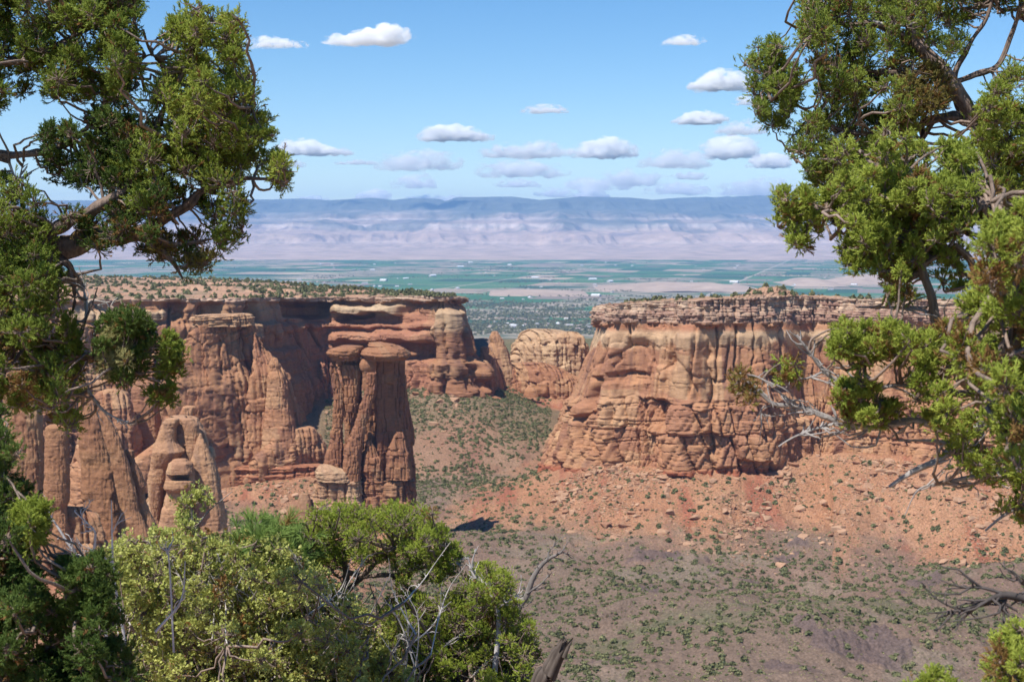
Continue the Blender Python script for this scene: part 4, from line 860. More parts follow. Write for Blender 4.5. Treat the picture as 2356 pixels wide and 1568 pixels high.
# boulders
def rock_template(seed):
    import bmesh
    r = np.random.default_rng(seed); bm = bmesh.new()
    p = r.uniform(-1, 1, (16, 3)) * [1, .75, .6]; p = p / np.maximum(np.abs(p / [1, .75, .6]).max(1), .7)[:, None]
    for w in p: bm.verts.new(w)
    res = bmesh.ops.convex_hull(bm, input=bm.verts); bmesh.ops.delete(bm, geom=[g for g in res["geom_interior"] if isinstance(g, bmesh.types.BMVert)], context='VERTS')
    bmesh.ops.bevel(bm, geom=list(bm.edges), offset=.07, segments=1, affect='EDGES', profile=.5)
    bmesh.ops.triangulate(bm, faces=bm.faces)
    bm.verts.ensure_lookup_table(); bm.verts.index_update()
    v = np.array([w.co[:] for w in bm.verts]); f = np.array([[w.index for w in g.verts] for g in bm.faces]); bm.free()
    col = np.tile(mix((.31, .16, .095), (.42, .26, .165), np.array(r.random()))[None], (len(v), 1)) if True else None
    return v, f, col
RT = [rock_template(400 + i) for i in range(7)]
def d_rock(px, x, y):
    f = front_y(px) + 20; near = 1 - ss(15, 150, f - y)
    t = np.clip(near * (.15 + .85 * ss(-.15, .3, fbm(x / 20, y / 34, 0, 4, 621))), 0, 1)
    return np.where(px > 1040, t * ss(650, 720, y), t * .35 * ((px > 480) & (px < 1300)))
B_ = sample(9000, 600, 1250, d_rock)
zb2 = ground_z(B_[:, 1], B_[:, 2]); br = .36 * (rng.random(len(B_)) + .0025) ** -.48; br = np.clip(br, .34, 3.3) * np.where(B_[:, 2] > 900, 1.15, 1)
scatter("boulder", "angular orange sandstone boulder fallen on the talus slope", "boulder", "boulders fallen on the talus", "rubble", "small broken stones littering the talus slopes",
        BOULDER, RT, np.stack([B_[:, 1], B_[:, 2], zb2 + .12 * br], -1), br[:, None] * np.stack([rng.uniform(.8, 1.3, len(B_)), rng.uniform(.8, 1.3, len(B_)), rng.uniform(.6, 1.1, len(B_))], -1), 280, False, br / B_[:, 2] * (B_[:, 0] > 1040))
# junipers on the mesa tops
def on_top(V, r0, n, dens):
    nr, nc = V.shape[0] - 1, V.shape[1]; out = []
    while len(out) < n:
        r = rng.integers(r0 + 1, nr, 4000); c = rng.integers(0, nc, 4000); p = V[r, c]
        ar = (r - r0) / (nr - r0); k = rng.random(4000) < dens(p, ar); out += list(p[k] + rng.normal(size=(k.sum(), 3)) * [1.5, 1.5, 0])
    return np.array(out[:n])
pl = on_top(LV, LROWS, 3300, lambda p, a: np.clip((.16 + .9 * ss(.4, .7, a)) * (.35 + .65 * ss(-.2, .25, fbm(p[:, 0] / 40, p[:, 1] / 40, 0, 3, 631))), 0, 1))
px_, _ = proj(pl[:, 0], pl[:, 1], pl[:, 2]); pl = pl[(px_ > -60) & (px_ < 1045)]
sc_ = rng.uniform(1.5, 2.9, len(pl))
scatter("juniper_tree", "small dark juniper growing on the flat top of the left mesa", "tree", "junipers on the left mesa top", "juniper_woodland", "farther junipers massed along the back of the left mesa top",
        LEAF_FAR, JUN, pl, sc_, 190, False, sc_ / pl[:, 1])
pr_ = on_top(RV, RROWS, 900, lambda p, a: np.clip((ss(.03, .14, a) + 2 * (np.abs(CX + F * p[:, 0] / p[:, 1] - 1772) < 62) * ss(.04, .1, a)) * .4 * (.25 + .75 * ss(-.2, .2, fbm(p[:, 0] / 18, p[:, 1] / 18, 0, 3, 633))), 0, 1))
px_, _ = proj(pr_[:, 0], pr_[:, 1], pr_[:, 2]); pr_ = pr_[(px_ > 1440) & (px_ < 2360)][:150]
sc_ = rng.uniform(1.5, 3.0, len(pr_))
scatter("juniper_tree", "small dark juniper growing on the cap of the right mesa", "tree", "junipers on the right mesa top", "juniper_woodland", "farther junipers on the right mesa top", LEAF_FAR, JUN, pr_, sc_, 105, False, sc_)
# valley trees and farm buildings
VT = [shrub_template(500 + i, 34, 1.1) for i in range(5)]
cl = []
for k in range(330):
    py = rng.uniform(602, 768) if k < 210 else rng.uniform(700, 768); px = rng.uniform(150, 2250) if py < 690 else rng.uniform(1020, 1420)
    Y = -VZ / math.tan(PITCH + math.atan((py - CY) / F)); n = int(rng.integers(5, 34)); sx, sy = rng.uniform(25, 190), rng.uniform(8, 55)
    q_ = np.stack([xat(px, Y, py) + rng.normal(size=n) * sx, Y + rng.normal(size=n) * sy, np.full(n, VZ)], -1); cl.append(q_)
cl = np.vstack(cl); cl = cl[(cl[:, 1] < 16000) & (cl[:, 1] > 4700)]
sv_ = rng.uniform(3.5, 8.5, len(cl))
TREE_FAR = attr_mat("valley_foliage", [(.1, .1, .1, .8, 1.2, 2)], None)
scatter("valley_tree", "dark leafy tree among the fields on the valley floor", "tree", "trees among the valley fields", "valley_woods", "tree rows and groves spread over the farther fields", TREE_FAR, VT, cl, sv_, 260, False, sv_ / cl[:, 1])
def house_template(w, d, h, roofc):
    x, y = w / 2, d / 2; z0 = h; z1 = h + w * .28; e = .4
    v = np.array([[-x, -y, 0], [x, -y, 0], [x, y, 0], [-x, y, 0], [-x, -y, z0], [x, -y, z0], [x, y, z0], [-x, y, z0], [0, -y, z1 - .15], [0, y, z1 - .15],
                  [-x - e, -y - e, z0 - .2], [-x - e, y + e, z0 - .2], [0, -y - e, z1], [0, y + e, z1], [x + e, -y - e, z0 - .2], [x + e, y + e, z0 - .2]], float)
    f = [(0, 1, 5, 4), (1, 2, 6, 5), (2, 3, 7, 6), (3, 0, 4, 7), (4, 5, 8, 8), (6, 7, 9, 9), (10, 12, 13, 11), (12, 14, 15, 13)]
    tri = np.array([t for a, b, c, d_ in f for t in ((a, b, c), (a, c, d_)) if len(set(t)) == 3])
    c = np.tile([[.50, .46, .42]], (16, 1)); c[10:] = roofc
    return v, tri, c
HT = [house_template(11, 17, 4, (.52, .50, .48)), house_template(14, 26, 5, (.34, .32, .31)), house_template(12, 15, 3.5, (.36, .28, .25)), house_template(18, 44, 6, (.66, .66, .66))]
hp = []
for k in range(120):
    if k < 24: px, py = rng.uniform(1075, 1372), rng.normal(748, 5.5)
    else: px, py = rng.uniform(420, 1980), rng.uniform(604, 690)
    Y = -VZ / math.tan(PITCH + math.atan((py - CY) / F)); hp.append([float(xat(px, Y, py)), Y, VZ])
hp = np.array(hp); hs = rng.uniform(.8, 1.35, len(hp)) * np.where(hp[:, 1] > 7000, 1.1, .85)
WALL = attr_mat("painted_building", [(.3, .3, .3, .92, 1.06, 2)], None, .7)
scatter("farm_building", "small pale roofed building among trees on the valley floor", "building", "buildings scattered over the valley", "houses", "", WALL, HT, hp, hs, 120, False, hs, 3.14)
# ------------------------------------------------------------------ foreground trees and bushes
def fol_mat(name, trans, rough=.6):
    m, nt, b, out = new_mat(name); L = nt.links
    a = N(nt, "ShaderNodeAttribute", attribute_name="col"); L.new(a.outputs["Color"], b.inputs["Base Color"]); b.inputs["Roughness"].default_value = rough; b.inputs["Specular IOR Level"].default_value = .25
    if trans:
        t = N(nt, "ShaderNodeBsdfTranslucent"); L.new(a.outputs["Color"], t.inputs[0]); mx = N(nt, "ShaderNodeMixShader"); mx.inputs[0].default_value = trans
        L.new(b.outputs[0], mx.inputs[1]); L.new(t.outputs[0], mx.inputs[2]); L.new(mx.outputs[0], out.inputs[0])
    return m
SPRAY = fol_mat("juniper_sprays", .36); LEAF = fol_mat("small_leaves", .35, .5); NEEDLE = fol_mat("pine_needles", .1)
BARK = attr_mat("juniper_bark", [(60, 60, 14, .62, 1.3, 5)], [(70, 70, 16, .012, .8)], .9)
DEAD = attr_mat("weathered_wood", [(50, 50, 12, .72, 1.2, 5)], [(80, 80, 20, .006, .7)], .85)

def prisms(A, B, ra, rb, sides=3):
    """Tapered prisms from A to B (n,3): vertices and quads."""
    n = len(A); d = B - A; d /= np.linalg.norm(d, axis=1)[:, None] + 1e-12
    ref = np.where(np.abs(d[:, 2:3]) < .9, np.array([[0, 0, 1.]]), np.array([[1., 0, 0]]))
    u = np.cross(d, ref); u /= np.linalg.norm(u, axis=1)[:, None]; w = np.cross(d, u)
    th = np.arange(sides) * 2 * np.pi / sides
    ring = np.cos(th)[None, :, None] * u[:, None] + np.sin(th)[None, :, None] * w[:, None]
    v = np.concatenate([A[:, None] + ring * np.reshape(ra, (-1, 1, 1)), B[:, None] + ring * np.reshape(rb, (-1, 1, 1))], 1).reshape(-1, 3)
    k = np.arange(sides); q = np.stack([k, (k + 1) % sides, (k + 1) % sides + sides, k + sides], -1)
    return v, (q[None] + (np.arange(n) * 2 * sides)[:, None, None]).reshape(-1, 4)
def spray_template(seed, ncord=7):
    """A scale-leaved juniper spray of unit length along +z."""
    r = np.random.default_rng(seed); A, B, ra, rb = [], [], [], []
    bend = r.normal(size=2) * .12
    pt = lambda t: np.array([bend[0] * t * t, bend[1] * t * t, t])
    A += [pt(0), pt(.5)]; B += [pt(.5), pt(1)]; ra += [.050, .062]; rb += [.062, .028]
    for k in range(ncord):
        t = .15 + .72 * (k + r.random() * .6) / ncord; az = k * 2.6 + r.random() * 1.0; l = (.26 + .26 * r.random()) * (1.15 - .5 * t); el = .55 + .3 * r.random()
        a = pt(t); b = a + l * np.array([math.cos(az) * math.sin(el), math.sin(az) * math.sin(el), math.cos(el)])
        A.append(a); B.append(b); ra.append(.056); rb.append(.030)
    return prisms(np.array(A), np.array(B), np.array(ra), np.array(rb))
SPR = [spray_template(700 + i) for i in range(5)]
def needle_template(seed, n=26):
    r = np.random.default_rng(seed); A = np.zeros((n, 3)); A[:, 2] = r.uniform(0, .45, n); a = r.uniform(0, 6.28, n); e = r.uniform(.15, .95, n); l = r.uniform(.6, 1.0, n)
    B = A + np.stack([np.cos(a) * np.sin(e) * l, np.sin(a) * np.sin(e) * l, np.cos(e) * l], -1); return prisms(A, B, np.full(n, .022), np.full(n, .010))
NDL = [needle_template(720 + i) for i in range(3)]
def leaf_template(seed, n=5):
    """A tuft of small folded oval leaves on a twiglet."""
    r = np.random.default_rng(seed); V, Q = [], []
    for k in range(n):
        a = r.uniform(0, 6.28); e = r.uniform(.3, 1.4); d = np.array([math.cos(a) * math.sin(e), math.sin(a) * math.sin(e), math.cos(e)]); s = np.cross(d, r.normal(size=3)); s /= np.linalg.norm(s); nn = np.cross(s, d)
        o = np.array([0, 0, r.uniform(0, .8)]); l = r.uniform(.55, .85); w = l * .30; f = nn * w * .4
        V += [o + d * .12, o + d * l * .45 + s * w + f, o + d * l * .95 + s * w * .25, o + d * l * .95 - s * w * .25, o + d * l * .45 - s * w + f, o + d * l * .5]
        b = len(V) - 6; Q += [[b, b + 1, b + 2, b + 5], [b, b + 5, b + 3, b + 4]]
    return np.array(V), np.array(Q)
LVS = [leaf_template(740 + i) for i in range(6)]
def instances(tmpls, pos, dirs, scale, col, r):
    """Copies of the templates, +z turned to DIRS; COL is one colour per copy."""
    V, Q, C, n0 = [], [], [], 0; which = r.integers(0, len(tmpls), len(pos))
    for k, (tv, tq) in enumerate(tmpls):
        m = which == k; p, d, s, c = pos[m], dirs[m], scale[m], col[m]; n = len(p)
        if not n: continue
        d = d / (np.linalg.norm(d, axis=1)[:, None] + 1e-9); a = r.normal(size=(n, 3)); u = np.cross(d, a); u /= np.linalg.norm(u, axis=1)[:, None] + 1e-9; w = np.cross(d, u)
        v = p[:, None] + s[:, None, None] * (tv[None, :, 0:1] * u[:, None] + tv[None, :, 1:2] * w[:, None] + tv[None, :, 2:3] * d[:, None])
        V.append(v.reshape(-1, 3)); Q.append((tq[None] + (n0 + np.arange(n) * len(tv))[:, None, None]).reshape(-1, 4)); n0 += n * len(tv)
        sh = 1 + .18 * (tv[:, 2] - .5); C.append((c[:, None] * sh[None, :, None]).reshape(-1, 3))
    return np.vstack(V), np.vstack(Q), np.vstack(C)
def tubes(P, R, sides=5):
    """Bent tubes: P (m,k,3), R (m,k)."""
    m, k, _ = P.shape; t = np.gradient(P, axis=1); t /= np.linalg.norm(t, axis=2)[..., None] + 1e-12
    mean = t.mean(1); ref = np.where(np.abs(mean[:, 2:3]) < .8, np.array([[0, 0, 1.]]), np.array([[1., 0, 0]]))[:, None]
    u = np.cross(t, np.broadcast_to(ref, t.shape)); u /= np.linalg.norm(u, axis=2)[..., None] + 1e-12; w = np.cross(t, u)
    th = np.arange(sides) * 2 * np.pi / sides
    v = P[:, :, None] + R[:, :, None, None] * (np.cos(th)[None, None, :, None] * u[:, :, None] + np.sin(th)[None, None, :, None] * w[:, :, None])
    i = np.arange(k - 1)[:, None]; j = np.arange(sides)[None]; j1 = (j + 1) % sides
    q = np.stack([i * sides + j, i * sides + j1, (i + 1) * sides + j1, (i + 1) * sides + j], -1).reshape(-1, 4)
    return v.reshape(-1, 3), (q[None] + (np.arange(m) * k * sides)[:, None, None]).reshape(-1, 4)
def limb(pts, seed, sides=18, per=22, gn=.2):
    """A gnarled limb through (px, py, Y, radius in picture units)."""
    p = np.asarray(pts, float); W = np.concatenate([at(p[:, 0], p[:, 1], p[:, 2]), (p[:, 3] * .8 * p[:, 2] / F)[:, None]], 1)
    c, s = catmull(W, max(8, per * (len(p) - 1)))
    # (resampled on x,y length only; keep z and radius)
    r = np.maximum(c[:, 3], .0008)
    wob = np.stack([vn(s / .12, 1, 0, seed), vn(s / .12, 2, 0, seed), vn(s / .12, 3, 0, seed)], -1) * np.minimum(r, .02)[:, None] * .9
    P = c[:, :3] + wob; v, q = tubes(P[None], (r * (1 + gn * vn(s / .05, 0, 0, seed + 1)))[None], sides)
    th = np.tile(np.arange(sides), len(c)) * 2 * np.pi / sides; ctr = np.repeat(P, sides, 0); tw = np.repeat(s, sides)
    k = 1 + gn * (.9 * vn(np.cos(th) * 1.6 + seed, np.sin(th) * 1.6, tw / .35, seed + 2) + .5 * vn(np.cos(th) * 3.5, np.sin(th) * 3.5, tw / .12, seed + 3))
    gr = fbm(np.cos(th) * 3.2 + seed, np.sin(th) * 3.2, tw / .45, 3, seed + 4); k = k * (1 + .16 * gr)
    return ctr + (v - ctr) * k[:, None], q, P, r, gr
class Acc:
    def __init__(s): s.V, s.Q, s.C, s.n = [], [], [], 0
    def add(s, v, q, c):
        c = np.broadcast_to(np.asarray(c, float), (len(v), 3)) if np.ndim(c) == 1 else c
        s.V.append(v); s.Q.append(q + s.n); s.C.append(c); s.n += len(v)
    def build(s, name, mat, parent=None, smooth=True):
        return quads_obj(name, np.vstack(s.V), np.vstack(s.Q), mat, parent, {"col": np.vstack(s.C)}, smooth) if s.V else None
def inside(px, py, poly):
    p = np.asarray(poly, float); r = np.zeros(np.shape(px), bool); j = len(p) - 1
    for i in range(len(p)):
        c = ((p[i, 1] > py) != (p[j, 1] > py)) & (px < (p[j, 0] - p[i, 0]) * (py - p[i, 1]) / (p[j, 1] - p[i, 1] + 1e-12) + p[i, 0]); r ^= c; j = i
    return r
def twig_paths(A, B, r, k=6, sag=.12):
    t = np.linspace(0, 1, k)[None, :, None]; L = np.linalg.norm(B - A, axis=1)[:, None, None]
    bow = r.normal(size=(len(A), 1, 3)) * L * sag; bow[..., 2] -= .05 * L[..., 0]
    return A[:, None] * (1 - t) + B[:, None] * t + bow * (t * (1 - t) * 4) + r.normal(size=(len(A), k, 3)) * L * .018 * np.minimum(t, 1 - t) * 4
GREEN = ((.16, .23, .032), (.36, .43, .075))
def foliage(mass, r, limbP, sprays, twigs, kind="spray", L=.030, pal=GREEN, brown=.05, bark=(.20, .15, .12)):
    """Fill a traced outline (picture px,py) at distance Y with puffs of sprays tied to the nearest limb by twigs."""
    poly, Y, thick, puff, dens = mass["p"], mass["Y"], mass["t"], mass.get("r", 42) * .66, mass.get("d", 1.0)
    p = np.asarray(poly, float); x0, y0 = p.min(0); x1, y1 = p.max(0)
    area = .5 * abs(np.dot(p[:, 0], np.roll(p[:, 1], 1)) - np.dot(p[:, 1], np.roll(p[:, 0], 1)))
    npuff = max(3, int(2.9 * dens * area / (puff * puff * 2.6))); C = []
    while len(C) < npuff:
        qx, qy = r.uniform(x0, x1, 400), r.uniform(y0, y1, 400); m = inside(qx, qy, poly)
        C += list(np.stack([qx[m], qy[m]], -1))
    C = np.array(C[:npuff]); n = len(C); d = r.normal(size=n) * thick * .5
    rad = puff * r.uniform(.6, 1.25, n) / F * Y; ctr = at(C[:, 0], C[:, 1], Y + d)
    per = int(mass.get("n", 110) * (.85 if kind == "spray" else .7)); dirs = r.normal(size=(n, per, 3)); dirs[..., 2] += .35; dirs /= np.linalg.norm(dirs, axis=2)[..., None]; sq_ = r.uniform(.55, 1.35, (n, 1, 3))
    rr = (.3 + .7 * r.random((n, per)) ** .6 + .55 * (r.random((n, per)) < .16) * r.random((n, per))) * r.uniform(.8, 1.2, (n, 1)) * (1 + .3 * vn(dirs[..., 0] * 2 + np.arange(n)[:, None] * 3.1, dirs[..., 1] * 2, dirs[..., 2] * 2, 9))
    pos = ctr[:, None] + dirs * sq_ * (rr * rad[:, None])[..., None]
    pid = np.repeat(np.arange(n), per); pos = pos.reshape(-1, 3); dirs = dirs.reshape(-1, 3)
    qx, qy = proj(pos[:, 0], pos[:, 1], pos[:, 2]); jit = r.normal(size=(len(qx), 2)) * 11
    m = inside(qx + jit[:, 0], qy + jit[:, 1], poly); pos, dirs, pid = pos[m], dirs[m], pid[m]
    dd = dirs * .75 + np.array([0, 0, .45]) + r.normal(size=dirs.shape) * .45
    tone = r.random(n)[pid] * .55 + r.random(len(pos)) * .45
    col = mix(pal[0], pal[1], tone); br = (r.random(len(pos)) < brown) | (r.random(n)[pid] < brown * .5)
    col = np.where(br[:, None] & (r.random(len(pos)) < .75)[:, None], mix((.26, .13, .045), (.36, .23, .08), r.random(len(pos))), col)
    tm = {"spray": SPR, "needle": NDL, "leaf": LVS}[kind]
    v, q, c = instances(tm, pos, dd, L * r.uniform(.7, 1.25, len(pos)), col, r); sprays.add(v, q, c)
    # twigs: limb -> puff, puff -> some of its sprays
    if limbP is not None and len(limbP):
        near = np.array([limbP[np.argmin(((limbP - c_) ** 2).sum(1) * (1 + .3 * r.random(len(limbP))))] for c_ in ctr])
        T = twig_paths(near, ctr, r, 8); R = np.linspace(1, .45, 8)[None] * np.clip(.0035 + .012 * np.linalg.norm(ctr - near, axis=1), .003, .010)[:, None]
        v, q = tubes(T, R, 5); twigs.add(v, q, mix(bark, np.array(bark) * 1.5, np.repeat(r.random(n), 40)))
    s = r.random(len(pos)) < mass.get("tw", .3)
    T = twig_paths(ctr[pid[s]], pos[s], r, 4, .10); v, q = tubes(T, np.array([.0028, .0024, .002, .0016])[None] * np.ones((s.sum(), 1)) * mass.get("tr", 1.0), 3)
    twigs.add(v, q, mix(bark, np.array(bark) * 1.6, np.repeat(r.random(s.sum()), 12)))
def tree(name, label, cat, base, limbs, dead, masses, seed, kind="spray", L=.030, pal=GREEN, brown=.05, group=None, barkc=(.17, .125, .10), deadc=(.47, .435, .40), mat=None, gn=.22, crown="crown"):
    r = np.random.default_rng(seed); o = empty(name, base); tag(o, label, cat, group)
    tr, tw, fo = Acc(), Acc(), Acc(); LP = []
    for i, l in enumerate(limbs):
        v, q, P, rr, gr = limb(l, seed * 50 + i, gn=gn); tr.add(v, q, mix(np.array(barkc) * .55, np.array(barkc) * 1.6, np.clip(.5 + .9 * gr + .2 * fbm(v[:, 0] / .02, v[:, 1] / .02, v[:, 2] / .02, 2, seed), 0, 1))); LP.append(P)
    for i, l in enumerate(dead):
        dw = Acc(); v, q, P, rr, gr = limb(l, seed * 50 + 25 + i, 9, 16); dw.add(v, q, mix(np.array(deadc) * .6, np.array(deadc) * 1.25, np.clip(.5 + .9 * gr, 0, 1)))
        k = max(3, int(len(P) * .3)); ix = r.integers(int(len(P) * .25), len(P), k); a = P[ix]; ln = r.uniform(.02, .11, k) * (1.3 - ix / len(P))
        dirv = r.normal(size=(k, 3)); dirv /= np.linalg.norm(dirv, axis=1)[:, None]; tang = np.gradient(P, axis=0)[ix]; tang /= np.linalg.norm(tang, axis=1)[:, None]
        T = twig_paths(a, a + (dirv * .8 + tang * .8) * ln[:, None], r, 5, .15); v, q = tubes(T, np.linspace(1, .35, 5)[None] * np.clip(rr[ix], .0015, .0042)[:, None], 4); dw.add(v, q, deadc)
        LP.append(P); dw.build("bare_branch", DEAD, o)
    LP = np.vstack(LP) if LP else None
    for m in masses: foliage(m, r, LP, fo, tw, m.get("kind", kind), m.get("L", L), m.get("pal", pal), m.get("brown", brown))
    tr.build("trunk", BARK, o); tw.build("branches", BARK, o);
    fo.build(crown, mat or SPRAY, o); return o
def gb(px, Y): x = float(xat(px, Y, 1500)); return (x, Y, rim_z(x, Y))
def groot(px, Y): return CY - F * math.tan(math.atan2(rim_z(0, Y), Y) + PITCH)     # picture y of the rim at distance Y
def M(p, Y, t=.25, **k): return dict(p=p, Y=Y, t=t, **k)

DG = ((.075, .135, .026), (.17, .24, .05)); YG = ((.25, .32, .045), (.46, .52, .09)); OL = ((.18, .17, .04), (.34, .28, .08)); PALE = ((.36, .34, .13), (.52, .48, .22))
g6 = groot(-90, 6.0)
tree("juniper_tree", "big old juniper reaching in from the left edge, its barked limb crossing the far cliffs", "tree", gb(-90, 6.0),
  [[(-100, g6 + 30, 6, 62), (-80, 1150, 6, 55), (-95, 800, 6, 50), (-70, 640, 6, 46), (-90, 420, 6.1, 34), (-60, 150, 6.1, 26), (-30, -60, 6.1, 16)],
   [(-80, 640, 6, 36), (0, 600, 5.95, 34), (80, 575, 5.9, 32), (150, 558, 5.9, 30), (250, 545, 5.9, 25), (330, 525, 5.9, 20), (400, 480, 5.9, 15), (470, 442, 5.9, 11), (560, 415, 5.9, 7), (640, 412, 5.9, 3)],
   [(20, 600, 5.95, 24), (110, 535, 5.85, 21), (180, 495, 5.85, 18), (245, 470, 5.85, 14), (300, 420, 5.9, 11), (340, 340, 5.95, 11), (380, 250, 6, 9), (430, 150, 6, 7), (475, 50, 6, 3)],
   [(-85, 400, 6.1, 20), (0, 360, 6.1, 14), (50, 352, 6.1, 11), (110, 345, 6.1, 9), (190, 300, 6.1, 8), (265, 210, 6.1, 6), (330, 135, 6.1, 4), (362, 132, 6.1, 2)],
   [(110, 570, 5.9, 14), (140, 605, 5.85, 12), (160, 628, 5.85, 9), (170, 690, 5.85, 5), (165, 720, 5.85, 3)], [(158, 625, 5.85, 7), (190, 628, 5.85, 5), (235, 620, 5.85, 2)],
   [(-85, 760, 6, 24), (0, 765, 5.9, 20), (80, 775, 5.85, 17), (150, 800, 5.8, 13), (220, 828, 5.75, 9), (290, 838, 5.7, 5)], [(150, 800, 5.8, 8), (185, 770, 5.8, 6), (195, 740, 5.8, 5), (212, 700, 5.8, 3), (225, 660, 5.8, 2)],
   [(300, 535, 5.9, 12), (370, 560, 5.85, 10), (440, 555, 5.85, 6), (500, 545, 5.85, 3)], [(330, 530, 5.9, 9), (390, 590, 5.85, 7), (420, 640, 5.85, 3)],
   [(-70, 200, 6.1, 16), (60, 130, 6.1, 10), (180, 80, 6.1, 7), (280, 20, 6.1, 4)], [(340, 345, 5.95, 8), (420, 330, 5.9, 6), (520, 290, 5.9, 4), (590, 240, 5.9, 2)]],
  [[(195, 745, 5.8, 5), (200, 700, 5.8, 4), (185, 640, 5.8, 2)], [(215, 770, 5.8, 4), (240, 730, 5.8, 3), (262, 690, 5.8, 2)], [(200, 900, 5.8, 5), (240, 950, 5.75, 4), (300, 975, 5.7, 2)], [(-20, 690, 5.8, 5), (30, 670, 5.8, 4), (70, 640, 5.8, 2)], [(20, 370, 6, 4), (40, 415, 6, 3), (55, 370, 6, 2)], [(170, 660, 5.85, 4), (190, 690, 5.85, 2.5), (235, 705, 5.85, 1.5)]],
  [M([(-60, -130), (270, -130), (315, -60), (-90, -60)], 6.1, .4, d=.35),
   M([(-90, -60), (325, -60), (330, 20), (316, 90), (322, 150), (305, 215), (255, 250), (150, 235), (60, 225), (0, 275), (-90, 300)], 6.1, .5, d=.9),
   M([(372, 75), (400, 40), (430, 8), (460, 25), (500, 15), (530, 8), (552, 50), (562, 110), (580, 165), (603, 210), (610, 270), (640, 320), (668, 375), (660, 400), (655, 440), (625, 440), (580, 405), (500, 440), (430, 420), (385, 390), (400, 330), (375, 280), (382, 230), (370, 190), (385, 150), (365, 110)], 6.0, .4, d=1.05, pal=YG),  # outer plume: its sunlit look is put into the yellow green leaf colour
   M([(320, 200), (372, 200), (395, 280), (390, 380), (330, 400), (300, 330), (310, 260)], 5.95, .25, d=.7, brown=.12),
   M([(100, 250), (300, 235), (325, 300), (325, 400), (270, 460), (200, 440), (120, 430), (95, 370)], 6.1, .4, d=.85, pal=DG),  # inner crown: its shade is put into the darker leaf colour
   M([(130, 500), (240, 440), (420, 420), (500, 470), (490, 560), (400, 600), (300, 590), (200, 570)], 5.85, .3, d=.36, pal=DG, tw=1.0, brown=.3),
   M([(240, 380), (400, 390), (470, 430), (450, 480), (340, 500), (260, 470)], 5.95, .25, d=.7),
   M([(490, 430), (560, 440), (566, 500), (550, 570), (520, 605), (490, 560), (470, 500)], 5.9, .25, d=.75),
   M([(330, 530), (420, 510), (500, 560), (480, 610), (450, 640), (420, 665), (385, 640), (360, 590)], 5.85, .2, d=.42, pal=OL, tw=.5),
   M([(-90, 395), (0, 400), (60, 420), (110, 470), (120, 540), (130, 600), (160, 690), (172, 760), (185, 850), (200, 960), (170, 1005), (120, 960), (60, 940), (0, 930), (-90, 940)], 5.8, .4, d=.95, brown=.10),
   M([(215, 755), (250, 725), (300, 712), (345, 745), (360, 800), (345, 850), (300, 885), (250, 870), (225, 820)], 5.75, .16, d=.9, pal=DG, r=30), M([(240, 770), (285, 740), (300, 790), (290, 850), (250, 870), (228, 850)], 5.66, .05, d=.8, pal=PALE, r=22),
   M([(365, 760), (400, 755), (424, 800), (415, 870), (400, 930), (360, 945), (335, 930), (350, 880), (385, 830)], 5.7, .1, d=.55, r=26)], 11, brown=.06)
g4 = groot(-60, 4.4)
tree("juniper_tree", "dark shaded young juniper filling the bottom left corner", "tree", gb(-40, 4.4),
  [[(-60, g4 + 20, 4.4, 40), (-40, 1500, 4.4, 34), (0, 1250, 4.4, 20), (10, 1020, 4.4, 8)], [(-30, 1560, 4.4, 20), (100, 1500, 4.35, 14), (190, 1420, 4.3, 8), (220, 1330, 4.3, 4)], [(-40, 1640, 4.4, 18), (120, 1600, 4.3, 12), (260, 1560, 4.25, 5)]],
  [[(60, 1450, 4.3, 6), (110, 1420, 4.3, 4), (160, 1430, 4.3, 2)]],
  [M([(-90, 950), (0, 945), (30, 985), (45, 1050), (62, 1110), (58, 1240), (90, 1330), (95, 1400), (60, 1440), (-90, 1450)], 4.4, .25, d=1.2, pal=DG, brown=.03), M([(30, 1170), (60, 1150), (105, 1160), (110, 1200), (80, 1260), (40, 1240)], 4.25, .08, d=1.1, pal=YG, r=26, brown=0),  # shade painted as dark green leaves, sunlit tips as a yellow green mass
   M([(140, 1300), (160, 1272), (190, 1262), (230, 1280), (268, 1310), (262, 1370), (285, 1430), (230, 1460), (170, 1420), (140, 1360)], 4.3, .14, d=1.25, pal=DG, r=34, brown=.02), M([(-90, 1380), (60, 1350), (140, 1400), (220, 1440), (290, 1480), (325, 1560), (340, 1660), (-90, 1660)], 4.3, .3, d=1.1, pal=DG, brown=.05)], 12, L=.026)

# middle foreground: bush, pine sapling, two junipers, snags, stump
g7 = groot(550, 8.3)
r_ = np.random.default_rng(33)
stems = []
for k in range(34):
    bx = r_.uniform(380, 820); tx = bx + r_.normal() * 150 - 20; ty = r_.uniform(1235, 1400) + max(0, tx - 700) * .5
    stems.append([(bx, g7 + 10, 8.3 + r_.normal() * .2, 6), ((bx * .6 + tx * .4) + r_.normal() * 25, 1560, 8.3 + r_.normal() * .25, 4.5), ((bx * .2 + tx * .8) + r_.normal() * 25, (1560 + ty) / 2, 8.3 + r_.normal() * .3, 3.2), (tx, ty, 8.3 + r_.normal() * .3, 1.4)])
stems.append([(480, g7 + 10, 8.2, 6), (470, 1500, 8.2, 5), (462, 1330, 8.2, 4), (445, 1220, 8.2, 3), (440, 1165, 8.2, 2)]); stems.append([(445, 1220, 8.2, 2.5), (480, 1175, 8.2, 2), (535, 1130, 8.2, 1.2)])
dst = []
for k in range(80):
    bx = r_.uniform(260, 1000); ty = r_.uniform(1240, 1480); tx = bx + r_.normal() * 90
    if tx < 240: continue
    dst.append([(bx, ty + r_.uniform(120, 240), 8.0 + r_.normal() * .25, 2.4), ((bx + tx) / 2 + r_.normal() * 15, ty + 80, 7.95, 1.8), (tx, ty, 7.9, .9)])
LG = ((.30, .33, .07), (.55, .56, .17))
